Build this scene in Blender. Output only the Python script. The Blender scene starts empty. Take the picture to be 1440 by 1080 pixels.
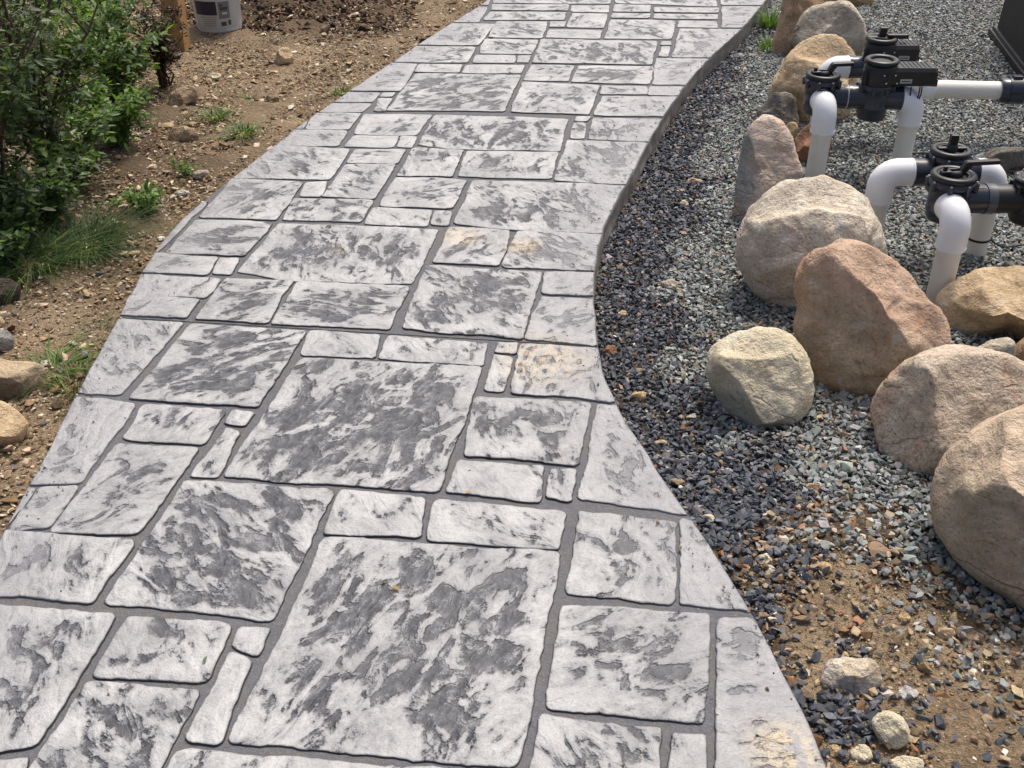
import bpy, bmesh, math, random
import numpy as np
from mathutils import Vector, Matrix, noise
from mathutils.geometry import delaunay_2d_cdt

SC = bpy.context.scene
COL = SC.collection
R = math.radians

# ------------------------------------------------------------------ camera, sky, sun, exposure
cd = bpy.data.cameras.new('camera'); cam = bpy.data.objects.new('camera', cd); COL.objects.link(cam)
cam.location = (0, 0, 1.6); cam.rotation_euler = (R(90-33.4), 0, 0)
cd.sensor_width = 36; cd.lens = 37.5; cd.clip_start = 0.05; cd.clip_end = 500
SC.camera = cam

SUN_EL, SUN_AZ = R(62), R(24)            # the sun stands behind the scene, a little to the right
wd = bpy.data.worlds.new('World'); SC.world = wd; wd.use_nodes = True
wn = wd.node_tree.nodes; wl = wd.node_tree.links
sky = wn.new('ShaderNodeTexSky'); sky.sky_type = 'NISHITA'; sky.sun_disc = False
sky.sun_elevation = SUN_EL; sky.sun_rotation = SUN_AZ
sky.air_density = 0.8; sky.dust_density = 7.0; sky.ozone_density = 0.6
wl.new(sky.outputs[0], wn['Background'].inputs['Color']); wn['Background'].inputs['Strength'].default_value = 0.15
sl = bpy.data.lights.new('sun', 'SUN'); sl.energy = 2.1; sl.angle = R(11); sl.color = (1.0, 0.965, 0.91)
sun = bpy.data.objects.new('sun', sl); COL.objects.link(sun)
sun.rotation_euler = Vector((-math.sin(SUN_AZ)*math.cos(SUN_EL), -math.cos(SUN_AZ)*math.cos(SUN_EL), -math.sin(SUN_EL))).to_track_quat('-Z', 'Y').to_euler()
SC.view_settings.view_transform = 'Standard'; SC.view_settings.look = 'None'
SC.view_settings.gamma = 1; SC.view_settings.exposure = 0.2
SC.render.engine = 'CYCLES'
SC.cycles.use_denoising = True
SC.cycles.max_bounces = 5; SC.cycles.diffuse_bounces = 3
SC.cycles.use_adaptive_sampling = True

# ---- measured layout, metres (x to the right, y away, z up; path surface at z = 0)
LEFT_Y = np.array([0.2,0.225,0.25,0.275,0.3,0.325,0.35,0.375,0.4,0.425,0.45,0.475,0.5,0.525,0.55,0.575,0.6,0.625,0.65,0.675,0.7,0.725,0.75,0.775,0.8,0.825,0.85,0.875,0.9,0.925,0.95,0.975,1,1.025,1.05,1.075,1.1,1.125,1.15,1.175,1.2,1.225,1.25,1.275,1.3,1.325,1.35,1.375,1.4,1.425,1.45,1.475,1.5,1.525,1.55,1.575,1.6,1.625,1.65,1.675,1.7,1.725,1.75,1.775,1.8,1.825,1.85,1.875,1.9,1.925,1.95,1.975,2,2.025,2.05,2.075,2.1,2.125,2.15,2.175,2.2,2.225,2.25,2.275,2.3,2.325,2.35,2.375,2.4,2.425,2.45,2.475,2.5,2.525,2.55,2.575,2.6,2.625,2.65,2.675,2.7,2.725,2.75,2.775,2.8,2.825,2.85,2.875,2.9,2.925,2.95,2.975,3,3.025,3.05,3.075,3.1,3.125,3.15,3.175,3.2,3.225,3.25,3.275,3.3,3.325,3.35,3.375,3.4,3.425,3.45,3.475,3.5,3.525,3.55,3.575,3.6,3.625,3.65,3.675,3.7,3.725,3.75,3.775,3.8,3.825,3.85,3.875,3.9,3.925,3.95,3.975,4,4.025,4.05,4.075,4.1,4.125,4.15,4.175,4.2,4.225,4.25,4.275,4.3,4.325,4.35,4.375,4.4,4.425,4.45,4.475,4.5,4.525,4.55,4.575,4.6,4.625,4.65,4.675,4.7,4.725,4.75,4.775,4.8,4.825,4.85,4.875,4.9,4.925,4.95,4.975,5,5.025,5.05,5.075,5.1,5.125,5.15,5.175,5.2,5.225,5.25,5.275,5.3,5.325,5.35,5.375,5.4,5.425,5.45,5.475,5.5,5.525,5.55,5.575,5.6,5.625,5.65,5.675,5.7,5.725,5.75,5.775,5.8,5.825,5.85,5.875,5.9,5.925,5.95,5.975,6,6.025,6.05,6.075,6.1,6.125,6.15,6.175,6.2,6.225,6.25,6.275,6.3,6.325,6.35,6.375,6.4,6.425,6.45,6.475,6.5,6.525,6.55,6.575,6.6,6.625,6.65,6.675,6.7,6.725,6.75,6.775,6.8,6.825,6.85,6.875,6.9,6.925,6.95,6.975,7,7.025,7.05,7.075,7.1,7.125,7.15,7.175,7.2,7.225,7.25,7.275,7.3,7.325,7.35,7.375,7.4,7.425,7.45,7.475,7.5,7.525,7.55,7.575,7.6,7.625,7.65,7.675,7.7,7.725,7.75,7.775,7.8,7.825,7.85,7.875,7.9,7.925,7.95,7.975,8,8.025,8.05,8.075,8.1,8.125,8.15,8.175,8.2,8.225,8.25,8.275,8.3,8.325,8.35,8.375,8.4,8.425,8.45,8.475,8.5,8.525,8.55,8.575,8.6,8.625,8.65,8.675,8.7,8.725,8.75,8.775,8.8,8.825,8.85,8.875,8.9,8.925,8.95,8.975,9,9.025,9.05,9.075,9.1,9.125,9.15,9.175,9.2,9.225,9.25,9.275,9.3,9.325,9.35,9.375,9.4,9.425,9.45,9.475,9.5,9.525,9.55,9.575])
LEFT_X = np.array([-0.965,-0.965,-0.967,-0.97,-0.974,-0.977,-0.979,-0.982,-0.986,-0.991,-0.997,-1.002,-1.006,-1.011,-1.015,-1.019,-1.023,-1.029,-1.034,-1.038,-1.041,-1.044,-1.049,-1.053,-1.058,-1.064,-1.071,-1.077,-1.082,-1.087,-1.093,-1.099,-1.103,-1.108,-1.113,-1.12,-1.125,-1.13,-1.133,-1.137,-1.141,-1.145,-1.146,-1.148,-1.149,-1.152,-1.152,-1.151,-1.15,-1.15,-1.15,-1.149,-1.147,-1.146,-1.145,-1.146,-1.147,-1.147,-1.146,-1.146,-1.146,-1.146,-1.147,-1.147,-1.148,-1.149,-1.15,-1.151,-1.151,-1.152,-1.153,-1.154,-1.155,-1.155,-1.155,-1.157,-1.158,-1.158,-1.159,-1.161,-1.163,-1.165,-1.167,-1.168,-1.169,-1.171,-1.173,-1.174,-1.174,-1.175,-1.176,-1.178,-1.18,-1.181,-1.18,-1.18,-1.181,-1.182,-1.184,-1.185,-1.186,-1.186,-1.186,-1.187,-1.188,-1.189,-1.191,-1.194,-1.197,-1.197,-1.197,-1.196,-1.197,-1.199,-1.202,-1.203,-1.203,-1.202,-1.201,-1.2,-1.201,-1.202,-1.202,-1.2,-1.198,-1.197,-1.195,-1.192,-1.189,-1.186,-1.183,-1.18,-1.176,-1.171,-1.165,-1.159,-1.154,-1.147,-1.142,-1.136,-1.13,-1.124,-1.117,-1.11,-1.104,-1.097,-1.09,-1.083,-1.075,-1.067,-1.059,-1.052,-1.045,-1.039,-1.032,-1.025,-1.018,-1.011,-1.004,-0.996,-0.989,-0.981,-0.973,-0.964,-0.957,-0.95,-0.945,-0.939,-0.933,-0.926,-0.918,-0.91,-0.902,-0.895,-0.887,-0.88,-0.873,-0.865,-0.857,-0.849,-0.84,-0.831,-0.821,-0.812,-0.802,-0.793,-0.785,-0.778,-0.77,-0.762,-0.753,-0.743,-0.733,-0.725,-0.716,-0.708,-0.699,-0.69,-0.682,-0.674,-0.665,-0.655,-0.646,-0.638,-0.629,-0.62,-0.611,-0.602,-0.594,-0.585,-0.578,-0.568,-0.558,-0.549,-0.541,-0.533,-0.525,-0.518,-0.51,-0.5,-0.49,-0.48,-0.471,-0.462,-0.453,-0.444,-0.434,-0.425,-0.416,-0.406,-0.397,-0.388,-0.379,-0.37,-0.361,-0.352,-0.342,-0.333,-0.324,-0.315,-0.305,-0.295,-0.286,-0.277,-0.268,-0.258,-0.247,-0.237,-0.228,-0.218,-0.209,-0.199,-0.19,-0.182,-0.174,-0.166,-0.158,-0.151,-0.143,-0.135,-0.128,-0.12,-0.113,-0.106,-0.099,-0.093,-0.087,-0.079,-0.072,-0.065,-0.059,-0.054,-0.05,-0.044,-0.037,-0.029,-0.022,-0.016,-0.011,-0.006,-0.001,0.005,0.012,0.019,0.026,0.032,0.04,0.047,0.053,0.057,0.062,0.067,0.074,0.081,0.088,0.094,0.101,0.108,0.114,0.121,0.126,0.132,0.137,0.142,0.149,0.156,0.163,0.169,0.175,0.181,0.188,0.195,0.201,0.207,0.213,0.22,0.226,0.232,0.239,0.246,0.254,0.26,0.265,0.271,0.276,0.282,0.289,0.296,0.303,0.308,0.314,0.321,0.329,0.337,0.344,0.35,0.356,0.362,0.369,0.376,0.383,0.388,0.395,0.401,0.408,0.415,0.422,0.429,0.435,0.443,0.449,0.456,0.461,0.467,0.473,0.48,0.487,0.494,0.501,0.508,0.514,0.52,0.525,0.532,0.539,0.547,0.553,0.559,0.565,0.569,0.574,0.578,0.581,0.585,0.588,0.59])
RIGHT_Y = np.array([0.2,0.225,0.25,0.275,0.3,0.325,0.35,0.375,0.4,0.425,0.45,0.475,0.5,0.525,0.55,0.575,0.6,0.625,0.65,0.675,0.7,0.725,0.75,0.775,0.8,0.825,0.85,0.875,0.9,0.925,0.95,0.975,1,1.025,1.05,1.075,1.1,1.125,1.15,1.175,1.2,1.225,1.25,1.275,1.3,1.325,1.35,1.375,1.4,1.425,1.45,1.475,1.5,1.525,1.55,1.575,1.6,1.625,1.65,1.675,1.7,1.725,1.75,1.775,1.8,1.825,1.85,1.875,1.9,1.925,1.95,1.975,2,2.025,2.05,2.075,2.1,2.125,2.15,2.175,2.2,2.225,2.25,2.275,2.3,2.325,2.35,2.375,2.4,2.425,2.45,2.475,2.5,2.525,2.55,2.575,2.6,2.625,2.65,2.675,2.7,2.725,2.75,2.775,2.8,2.825,2.85,2.875,2.9,2.925,2.95,2.975,3,3.025,3.05,3.075,3.1,3.125,3.15,3.175,3.2,3.225,3.25,3.275,3.3,3.325,3.35,3.375,3.4,3.425,3.45,3.475,3.5,3.525,3.55,3.575,3.6,3.625,3.65,3.675,3.7,3.725,3.75,3.775,3.8,3.825,3.85,3.875,3.9,3.925,3.95,3.975,4,4.025,4.05,4.075,4.1,4.125,4.15,4.175,4.2,4.225,4.25,4.275,4.3,4.325,4.35,4.375,4.4,4.425,4.45,4.475,4.5,4.525,4.55,4.575,4.6,4.625,4.65,4.675,4.7,4.725,4.75,4.775,4.8,4.825,4.85,4.875,4.9,4.925,4.95,4.975,5,5.025,5.05,5.075,5.1,5.125,5.15,5.175,5.2,5.225,5.25,5.275,5.3,5.325,5.35,5.375,5.4,5.425,5.45,5.475,5.5,5.525,5.55,5.575,5.6,5.625,5.65,5.675,5.7,5.725,5.75,5.775,5.8,5.825,5.85,5.875,5.9,5.925,5.95,5.975,6,6.025,6.05,6.075,6.1,6.125,6.15,6.175,6.2,6.225,6.25,6.275,6.3,6.325,6.35,6.375,6.4,6.425,6.45,6.475,6.5,6.525,6.55,6.575,6.6,6.625,6.65,6.675,6.7,6.725,6.75,6.775,6.8,6.825,6.85,6.875,6.9,6.925,6.95,6.975,7,7.025,7.05,7.075,7.1,7.125,7.15,7.175,7.2,7.225,7.25,7.275,7.3,7.325,7.35,7.375,7.4,7.425,7.45,7.475,7.5,7.525,7.55,7.575,7.6,7.625,7.65,7.675,7.7,7.725,7.75,7.775,7.8,7.825,7.85,7.875,7.9,7.925,7.95,7.975,8,8.025,8.05,8.075,8.1,8.125,8.15,8.175,8.2,8.225,8.25,8.275,8.3,8.325,8.35,8.375,8.4,8.425,8.45,8.475,8.5,8.525,8.55,8.575,8.6,8.625,8.65,8.675,8.7,8.725,8.75,8.775,8.8,8.825,8.85,8.875,8.9,8.925,8.95,8.975,9,9.025,9.05,9.075,9.1,9.125,9.15,9.175,9.2,9.225,9.25,9.275,9.3,9.325,9.35,9.375,9.4,9.425,9.45,9.475,9.5,9.525,9.55,9.575])
RIGHT_X = np.array([0.703,0.703,0.703,0.702,0.7,0.698,0.696,0.693,0.69,0.687,0.684,0.679,0.673,0.668,0.664,0.66,0.657,0.652,0.647,0.642,0.637,0.632,0.626,0.62,0.615,0.612,0.608,0.604,0.599,0.594,0.589,0.585,0.582,0.579,0.575,0.572,0.569,0.567,0.565,0.562,0.558,0.554,0.552,0.55,0.547,0.543,0.538,0.533,0.528,0.523,0.519,0.515,0.51,0.505,0.5,0.494,0.488,0.482,0.475,0.469,0.462,0.456,0.448,0.442,0.434,0.427,0.418,0.41,0.402,0.394,0.386,0.378,0.37,0.362,0.354,0.348,0.343,0.337,0.329,0.321,0.313,0.304,0.297,0.291,0.286,0.281,0.277,0.273,0.268,0.263,0.258,0.255,0.253,0.252,0.252,0.251,0.25,0.249,0.249,0.249,0.249,0.249,0.251,0.253,0.254,0.254,0.253,0.253,0.254,0.255,0.258,0.26,0.262,0.264,0.265,0.268,0.27,0.274,0.278,0.282,0.285,0.287,0.29,0.294,0.3,0.305,0.311,0.315,0.319,0.323,0.329,0.336,0.343,0.35,0.358,0.365,0.372,0.379,0.387,0.394,0.4,0.407,0.415,0.424,0.433,0.441,0.448,0.455,0.463,0.472,0.48,0.488,0.495,0.501,0.508,0.514,0.521,0.529,0.537,0.544,0.551,0.559,0.567,0.575,0.582,0.589,0.596,0.605,0.614,0.624,0.632,0.638,0.645,0.653,0.661,0.67,0.678,0.687,0.696,0.705,0.714,0.722,0.732,0.741,0.752,0.761,0.771,0.779,0.787,0.794,0.802,0.812,0.822,0.832,0.843,0.852,0.862,0.872,0.882,0.891,0.901,0.911,0.923,0.936,0.948,0.957,0.966,0.976,0.988,1,1.012,1.022,1.032,1.044,1.056,1.069,1.081,1.094,1.106,1.117,1.129,1.142,1.154,1.166,1.177,1.189,1.202,1.214,1.227,1.239,1.25,1.261,1.271,1.282,1.293,1.306,1.318,1.33,1.34,1.349,1.358,1.368,1.378,1.388,1.398,1.408,1.419,1.429,1.439,1.449,1.459,1.47,1.479,1.489,1.498,1.508,1.518,1.528,1.537,1.547,1.556,1.565,1.573,1.58,1.588,1.596,1.604,1.612,1.62,1.628,1.636,1.645,1.654,1.663,1.671,1.679,1.687,1.696,1.704,1.712,1.719,1.728,1.737,1.745,1.753,1.761,1.77,1.778,1.787,1.796,1.803,1.811,1.819,1.828,1.837,1.844,1.852,1.86,1.868,1.876,1.885,1.894,1.903,1.911,1.918,1.926,1.935,1.944,1.953,1.961,1.967,1.974,1.982,1.99,1.999,2.007,2.014,2.022,2.03,2.039,2.046,2.054,2.06,2.067,2.075,2.084,2.092,2.1,2.108,2.115,2.122,2.128,2.135,2.143,2.151,2.158,2.164,2.171,2.179,2.186,2.193,2.198,2.205,2.212,2.221,2.23,2.238,2.245,2.252,2.258,2.266,2.273,2.279,2.286,2.294,2.301,2.308,2.315,2.322,2.329,2.336,2.344,2.352,2.36,2.367,2.373,2.377,2.382,2.387,2.393,2.399,2.405,2.409,2.411,2.412,2.411])
CRACK = [(-1.187, 2.801), (0.246, 2.632)]
STONES = [
  [(-0.513,1.257),(0.014,1.199),(0.105,1.759),(-0.418,1.804)],
  [(-0.617,1.098),(-0.006,1.084),(0.002,1.183),(-0.604,1.238)],
  [(-0.597,1.26),(-0.531,1.254),(-0.51,1.441),(-0.556,1.468)],
  [(-0.558,1.481),(-0.503,1.463),(-0.491,1.531),(-0.555,1.537)],
  [(-0.848,1.605),(-0.487,1.551),(-0.422,1.975),(-0.786,2.01)],
  [(-0.806,1.409),(-0.582,1.388),(-0.571,1.543),(-0.792,1.57)],
  [(-0.855,1.139),(-0.631,1.125),(-0.599,1.369),(-0.815,1.393)],
  [(-1.144,1.604),(-1.143,1.575),(-1.142,1.55),(-1.142,1.544),(-1.075,1.217),(-0.858,1.246),(-0.814,1.57)],
  [(-1.046,1.032),(-0.859,1.058),(-0.857,1.223),(-1.053,1.198)],
  [(-1.146,1.832),(-1.146,1.825),(-1.145,1.8),(-1.144,1.775),(-1.144,1.75),(-1.143,1.725),(-1.143,1.7),(-1.143,1.675),(-1.143,1.65),(-1.144,1.632),(-0.872,1.601),(-0.844,1.794)],
  [(-1.043,1.823),(-0.84,1.813),(-0.784,2.138),(-0.995,2.161)],
  [(-0.989,2.177),(-0.775,2.155),(-0.752,2.306),(-0.975,2.332)],
  [(-1.171,2.369),(-1.17,2.35),(-1.168,2.325),(-1.166,2.3),(-1.165,2.275),(-1.164,2.25),(-1.162,2.225),(-1.16,2.2),(-1.158,2.175),(-1.156,2.15),(-1.155,2.125),(-1.155,2.1),(-1.154,2.075),(-1.152,2.05),(-1.152,2.025),(-1.152,2.0),(-1.151,1.993),(-1.034,2.004),(-0.995,2.336)],
  [(-1.137,1.83),(-1.049,1.84),(-1.032,1.991),(-1.126,1.988)],
  [(-1.151,1.985),(-1.151,1.975),(-1.15,1.95),(-1.149,1.925),(-1.148,1.9),(-1.148,1.875),(-1.147,1.85),(-1.146,1.832),(-1.13,1.985)],
  [(-0.739,2.248),(-0.69,2.232),(-0.675,2.293),(-0.733,2.303)],
  [(-0.777,2.026),(-0.707,2.021),(-0.692,2.207),(-0.735,2.229)],
  [(-0.696,2.023),(-0.175,1.969),(-0.082,2.519),(-0.597,2.568)],
  [(-0.421,1.82),(-0.204,1.806),(-0.199,1.948),(-0.408,1.972)],
  [(-0.189,1.799),(0.105,1.764),(0.127,1.897),(-0.182,1.94)],
  [(-0.155,1.967),(0.063,1.93),(0.082,2.068),(-0.133,2.091)],
  [(0.08,1.946),(0.138,1.927),(0.156,2.054),(0.093,2.054)],
  [(-0.121,2.105),(0.158,2.071),(0.21,2.339),(-0.097,2.369)],
  [(0.16,1.948),(0.404,1.885),(0.399,1.9),(0.391,1.925),(0.383,1.95),(0.375,1.975),(0.367,2.0),(0.359,2.025),(0.351,2.05),(0.345,2.075),(0.34,2.1),(0.334,2.125),(0.326,2.15),(0.318,2.175),(0.31,2.2),(0.301,2.225),(0.294,2.25),(0.288,2.275),(0.283,2.3),(0.278,2.325),(0.277,2.332),(0.223,2.339)],
  [(0.115,1.634),(0.333,1.601),(0.377,1.862),(0.153,1.902)],
  [(0.346,1.599),(0.491,1.579),(0.485,1.6),(0.479,1.625),(0.472,1.65),(0.466,1.675),(0.459,1.7),(0.453,1.725),(0.445,1.75),(0.439,1.775),(0.431,1.8),(0.424,1.825),(0.415,1.85),(0.412,1.862),(0.387,1.867)],
  [(0.069,1.334),(0.353,1.293),(0.405,1.57),(0.101,1.601)],
  [(0.344,1.111),(0.566,1.101),(0.564,1.125),(0.562,1.15),(0.559,1.175),(0.555,1.2),(0.551,1.225),(0.549,1.25),(0.547,1.275),(0.544,1.3),(0.54,1.325),(0.535,1.35),(0.53,1.375),(0.525,1.4),(0.52,1.425),(0.516,1.45),(0.512,1.475),(0.507,1.5),(0.502,1.525),(0.497,1.55),(0.496,1.555),(0.419,1.56)],
  [(0.022,1.153),(0.252,1.139),(0.275,1.285),(0.055,1.314)],
  [(0.272,1.153),(0.334,1.153),(0.354,1.274),(0.29,1.274)],
  [(-1.184,2.786),(-1.184,2.775),(-1.183,2.75),(-1.183,2.725),(-1.183,2.7),(-1.182,2.675),(-1.181,2.65),(-1.179,2.625),(-1.178,2.6),(-1.177,2.575),(-1.177,2.55),(-1.178,2.525),(-1.177,2.5),(-1.175,2.475),(-1.173,2.45),(-1.172,2.425),(-1.171,2.4),(-1.171,2.388),(-1.052,2.382),(-0.982,2.766)],
  [(-1.025,2.362),(-0.672,2.318),(-0.604,2.715),(-0.958,2.753)],
  [(-0.603,2.578),(-0.391,2.566),(-0.386,2.695),(-0.595,2.72)],
  [(-0.377,2.563),(-0.084,2.525),(-0.068,2.651),(-0.363,2.691)],
  [(-0.047,2.597),(0.008,2.589),(0.016,2.647),(-0.043,2.651)],
  [(-0.075,2.397),(-0.023,2.393),(0.002,2.571),(-0.053,2.587)],
  [(0.0,2.387),(0.274,2.346),(0.27,2.375),(0.265,2.4),(0.26,2.425),(0.255,2.45),(0.252,2.475),(0.25,2.5),(0.249,2.525),(0.249,2.55),(0.248,2.575),(0.247,2.6),(0.247,2.613),(0.029,2.641)],
  [(-1.194,2.934),(-1.194,2.925),(-1.194,2.9),(-1.191,2.875),(-1.188,2.85),(-1.186,2.825),(-1.185,2.81),(-0.98,2.789),(-0.965,2.911)],
  [(-1.2,3.074),(-1.199,3.05),(-1.196,3.025),(-1.194,3.0),(-1.193,2.975),(-1.194,2.95),(-1.194,2.94),(-0.951,2.917),(-0.937,3.043)],
  [(-0.952,2.789),(-0.735,2.763),(-0.701,3.033),(-0.92,3.048)],
  [(-0.72,2.759),(-0.364,2.725),(-0.325,2.995),(-0.686,3.028)],
  [(-0.329,2.73),(0.027,2.672),(0.095,3.087),(-0.28,3.138)],
  [(0.035,2.668),(0.246,2.637),(0.246,2.65),(0.246,2.675),(0.246,2.7),(0.246,2.725),(0.248,2.75),(0.25,2.775),(0.251,2.8),(0.251,2.825),(0.25,2.85),(0.25,2.875),(0.251,2.9),(0.251,2.912),(0.089,2.929)],
  [(0.091,2.94),(0.253,2.932),(0.255,2.95),(0.257,2.975),(0.259,3.0),(0.261,3.025),(0.262,3.05),(0.265,3.075),(0.266,3.086),(0.102,3.092)],
  [(-0.891,3.094),(-0.728,3.035),(-0.316,3.006),(-0.254,3.415),(-0.826,3.468)],
  [(-0.258,3.16),(-0.044,3.13),(-0.005,3.41),(-0.222,3.433)],
  [(-0.03,3.13),(0.267,3.098),(0.271,3.125),(0.275,3.15),(0.279,3.175),(0.282,3.2),(0.284,3.225),(0.287,3.25),(0.291,3.275),(0.297,3.3),(0.302,3.325),(0.308,3.35),(0.312,3.375),(0.015,3.404)],
  [(-0.976,3.079),(-0.909,3.07),(-0.906,3.195),(-0.974,3.195)],
  [(-1.199,3.228),(-1.198,3.2),(-1.197,3.175),(-1.198,3.15),(-1.199,3.125),(-1.2,3.1),(-1.2,3.088),(-0.986,3.075),(-0.976,3.2)],
  [(-1.163,3.229),(-0.894,3.207),(-0.842,3.474),(-1.126,3.492)],
  [(-1.14,3.646),(-1.144,3.625),(-1.151,3.6),(-1.156,3.575),(-1.162,3.55),(-1.168,3.525),(-1.173,3.5),(-1.177,3.475),(-1.18,3.45),(-1.183,3.425),(-1.186,3.4),(-1.189,3.375),(-1.192,3.35),(-1.194,3.325),(-1.195,3.3),(-1.197,3.275),(-1.199,3.25),(-1.199,3.235),(-1.189,3.234),(-1.117,3.647)],
  [(-1.081,3.869),(-1.083,3.862),(-1.119,3.513),(-0.84,3.489),(-0.797,3.834)],
  [(-0.796,3.696),(-0.711,3.696),(-0.704,3.848),(-0.792,3.834)],
  [(-0.815,3.495),(-0.534,3.471),(-0.515,3.666),(-0.813,3.686)],
  [(-0.706,3.696),(-0.516,3.676),(-0.46,4.014),(-0.66,4.014)],
  [(-0.485,3.606),(-0.214,3.587),(-0.169,3.855),(-0.451,3.883)],
  [(-0.523,3.459),(-0.3,3.441),(-0.291,3.578),(-0.503,3.603)],
  [(-0.286,3.453),(-0.228,3.447),(-0.216,3.571),(-0.281,3.571)],
  [(-0.206,3.465),(-0.037,3.412),(0.313,3.383),(0.316,3.4),(0.32,3.425),(0.326,3.45),(0.333,3.475),(0.34,3.5),(0.347,3.525),(0.355,3.55),(0.362,3.575),(0.369,3.6),(0.376,3.625),(0.384,3.65),(0.391,3.675),(0.397,3.7),(0.404,3.725),(0.412,3.75),(0.421,3.775),(0.43,3.8),(0.431,3.804),(-0.15,3.855)],
  [(-0.98,4.219),(-0.986,4.2),(-0.993,4.175),(-1.001,4.15),(-1.008,4.125),(-1.015,4.1),(-1.022,4.075),(-1.029,4.05),(-1.036,4.025),(-1.042,4.0),(-1.049,3.975),(-1.056,3.95),(-1.064,3.925),(-1.072,3.9),(-1.079,3.877),(-0.7,3.859),(-0.662,4.184)],
  [(-0.662,4.025),(-0.457,4.018),(-0.434,4.176),(-0.643,4.176)],
  [(-0.446,3.894),(-0.231,3.887),(-0.195,4.168),(-0.409,4.192)],
  [(-0.215,3.887),(0.151,3.866),(0.191,4.144),(-0.18,4.16)],
  [(0.161,3.851),(0.434,3.813),(0.438,3.825),(0.445,3.85),(0.452,3.875),(0.46,3.9),(0.469,3.925),(0.477,3.95),(0.485,3.975),(0.492,4.0),(0.498,4.025),(0.505,4.05),(0.511,4.075),(0.518,4.1),(0.526,4.125),(0.534,4.15),(0.541,4.175),(0.548,4.2),(0.556,4.225),(0.564,4.25),(0.566,4.255),(0.232,4.281)],
  [(-0.394,4.228),(-0.259,4.18),(0.191,4.156),(0.246,4.541),(-0.34,4.596)],
  [(0.279,4.51),(0.325,4.51),(0.344,4.569),(0.285,4.569)],
  [(0.241,4.302),(0.304,4.302),(0.321,4.496),(0.272,4.496)],
  [(0.321,4.294),(0.569,4.264),(0.572,4.275),(0.579,4.3),(0.586,4.325),(0.593,4.35),(0.602,4.375),(0.611,4.4),(0.621,4.425),(0.629,4.45),(0.635,4.475),(0.642,4.5),(0.65,4.525),(0.655,4.54),(0.353,4.559)],
  [(-0.927,4.41),(-0.93,4.4),(-0.936,4.375),(-0.942,4.35),(-0.947,4.325),(-0.954,4.3),(-0.961,4.275),(-0.97,4.25),(-0.978,4.225),(-0.98,4.218),(-0.718,4.212),(-0.701,4.399)],
  [(-0.865,4.615),(-0.87,4.6),(-0.877,4.575),(-0.883,4.554),(-0.882,4.412),(-0.696,4.404),(-0.666,4.615)],
  [(-0.892,4.522),(-0.899,4.5),(-0.907,4.475),(-0.915,4.45),(-0.923,4.425),(-0.926,4.412),(-0.892,4.412)],
  [(-0.671,4.352),(-0.405,4.335),(-0.352,4.596),(-0.655,4.606)],
  [(-0.697,4.204),(-0.485,4.196),(-0.477,4.331),(-0.664,4.34)],
  [(-0.474,4.204),(-0.412,4.196),(-0.404,4.323),(-0.468,4.331)],
  [(-0.562,4.65),(-0.038,4.641),(0.042,5.166),(-0.469,5.188)],
  [(-0.606,5.356),(-0.608,5.35),(-0.617,5.325),(-0.626,5.3),(-0.635,5.275),(-0.643,5.25),(-0.652,5.225),(-0.662,5.2),(-0.671,5.175),(-0.679,5.15),(-0.687,5.125),(-0.696,5.1),(-0.705,5.075),(-0.713,5.05),(-0.722,5.025),(-0.73,5.0),(-0.74,4.975),(-0.75,4.95),(-0.759,4.925),(-0.522,4.917),(-0.47,5.339)],
  [(-0.766,4.903),(-0.775,4.875),(-0.782,4.85),(-0.79,4.825),(-0.799,4.8),(-0.809,4.775),(-0.812,4.766),(-0.632,4.766),(-0.616,4.897)],
  [(-0.82,4.746),(-0.828,4.725),(-0.837,4.7),(-0.846,4.675),(-0.854,4.65),(-0.86,4.631),(-0.665,4.631),(-0.636,4.746)],
  [(-0.613,4.836),(-0.554,4.836),(-0.54,4.897),(-0.6,4.897)],
  [(-0.618,4.641),(-0.564,4.641),(-0.555,4.816),(-0.611,4.816)],
  [(-0.009,4.631),(0.34,4.594),(0.415,5.001),(0.054,5.055)],
  [(0.055,5.088),(0.269,5.066),(0.308,5.315),(0.093,5.339)],
  [(0.282,5.055),(0.653,5.023),(0.704,5.303),(0.33,5.315)],
  [(0.67,5.023),(0.826,5.016),(0.829,5.025),(0.84,5.05),(0.849,5.075),(0.859,5.1),(0.869,5.125),(0.879,5.15),(0.888,5.175),(0.898,5.2),(0.908,5.225),(0.92,5.25),(0.933,5.275),(0.945,5.3),(0.954,5.325),(0.963,5.35),(0.973,5.375),(0.985,5.4),(0.997,5.425),(0.998,5.429),(0.738,5.447)],
  [(0.409,4.876),(0.624,4.876),(0.639,4.991),(0.428,5.001)],
  [(0.633,4.866),(0.771,4.86),(0.776,4.875),(0.784,4.9),(0.791,4.925),(0.799,4.95),(0.809,4.975),(0.812,4.984),(0.653,4.991)],
  [(0.358,4.585),(0.666,4.57),(0.667,4.575),(0.675,4.6),(0.684,4.625),(0.693,4.65),(0.702,4.675),(0.711,4.7),(0.719,4.725),(0.729,4.75),(0.738,4.775),(0.749,4.8),(0.758,4.825),(0.763,4.838),(0.417,4.846)],
  [(0.1,5.363),(0.7,5.327),(0.772,5.743),(0.156,5.783)],
  [(-0.168,5.522),(0.099,5.509),(0.141,5.77),(-0.149,5.797)],
  [(-0.2,5.363),(0.011,5.363),(0.022,5.497),(-0.186,5.497)],
  [(0.021,5.363),(0.082,5.363),(0.098,5.484),(0.033,5.484)],
  [(-0.504,5.657),(-0.507,5.65),(-0.515,5.625),(-0.522,5.6),(-0.53,5.575),(-0.538,5.55),(-0.546,5.525),(-0.555,5.5),(-0.565,5.475),(-0.575,5.45),(-0.582,5.425),(-0.591,5.4),(-0.599,5.375),(-0.225,5.363),(-0.194,5.637)],
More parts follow.
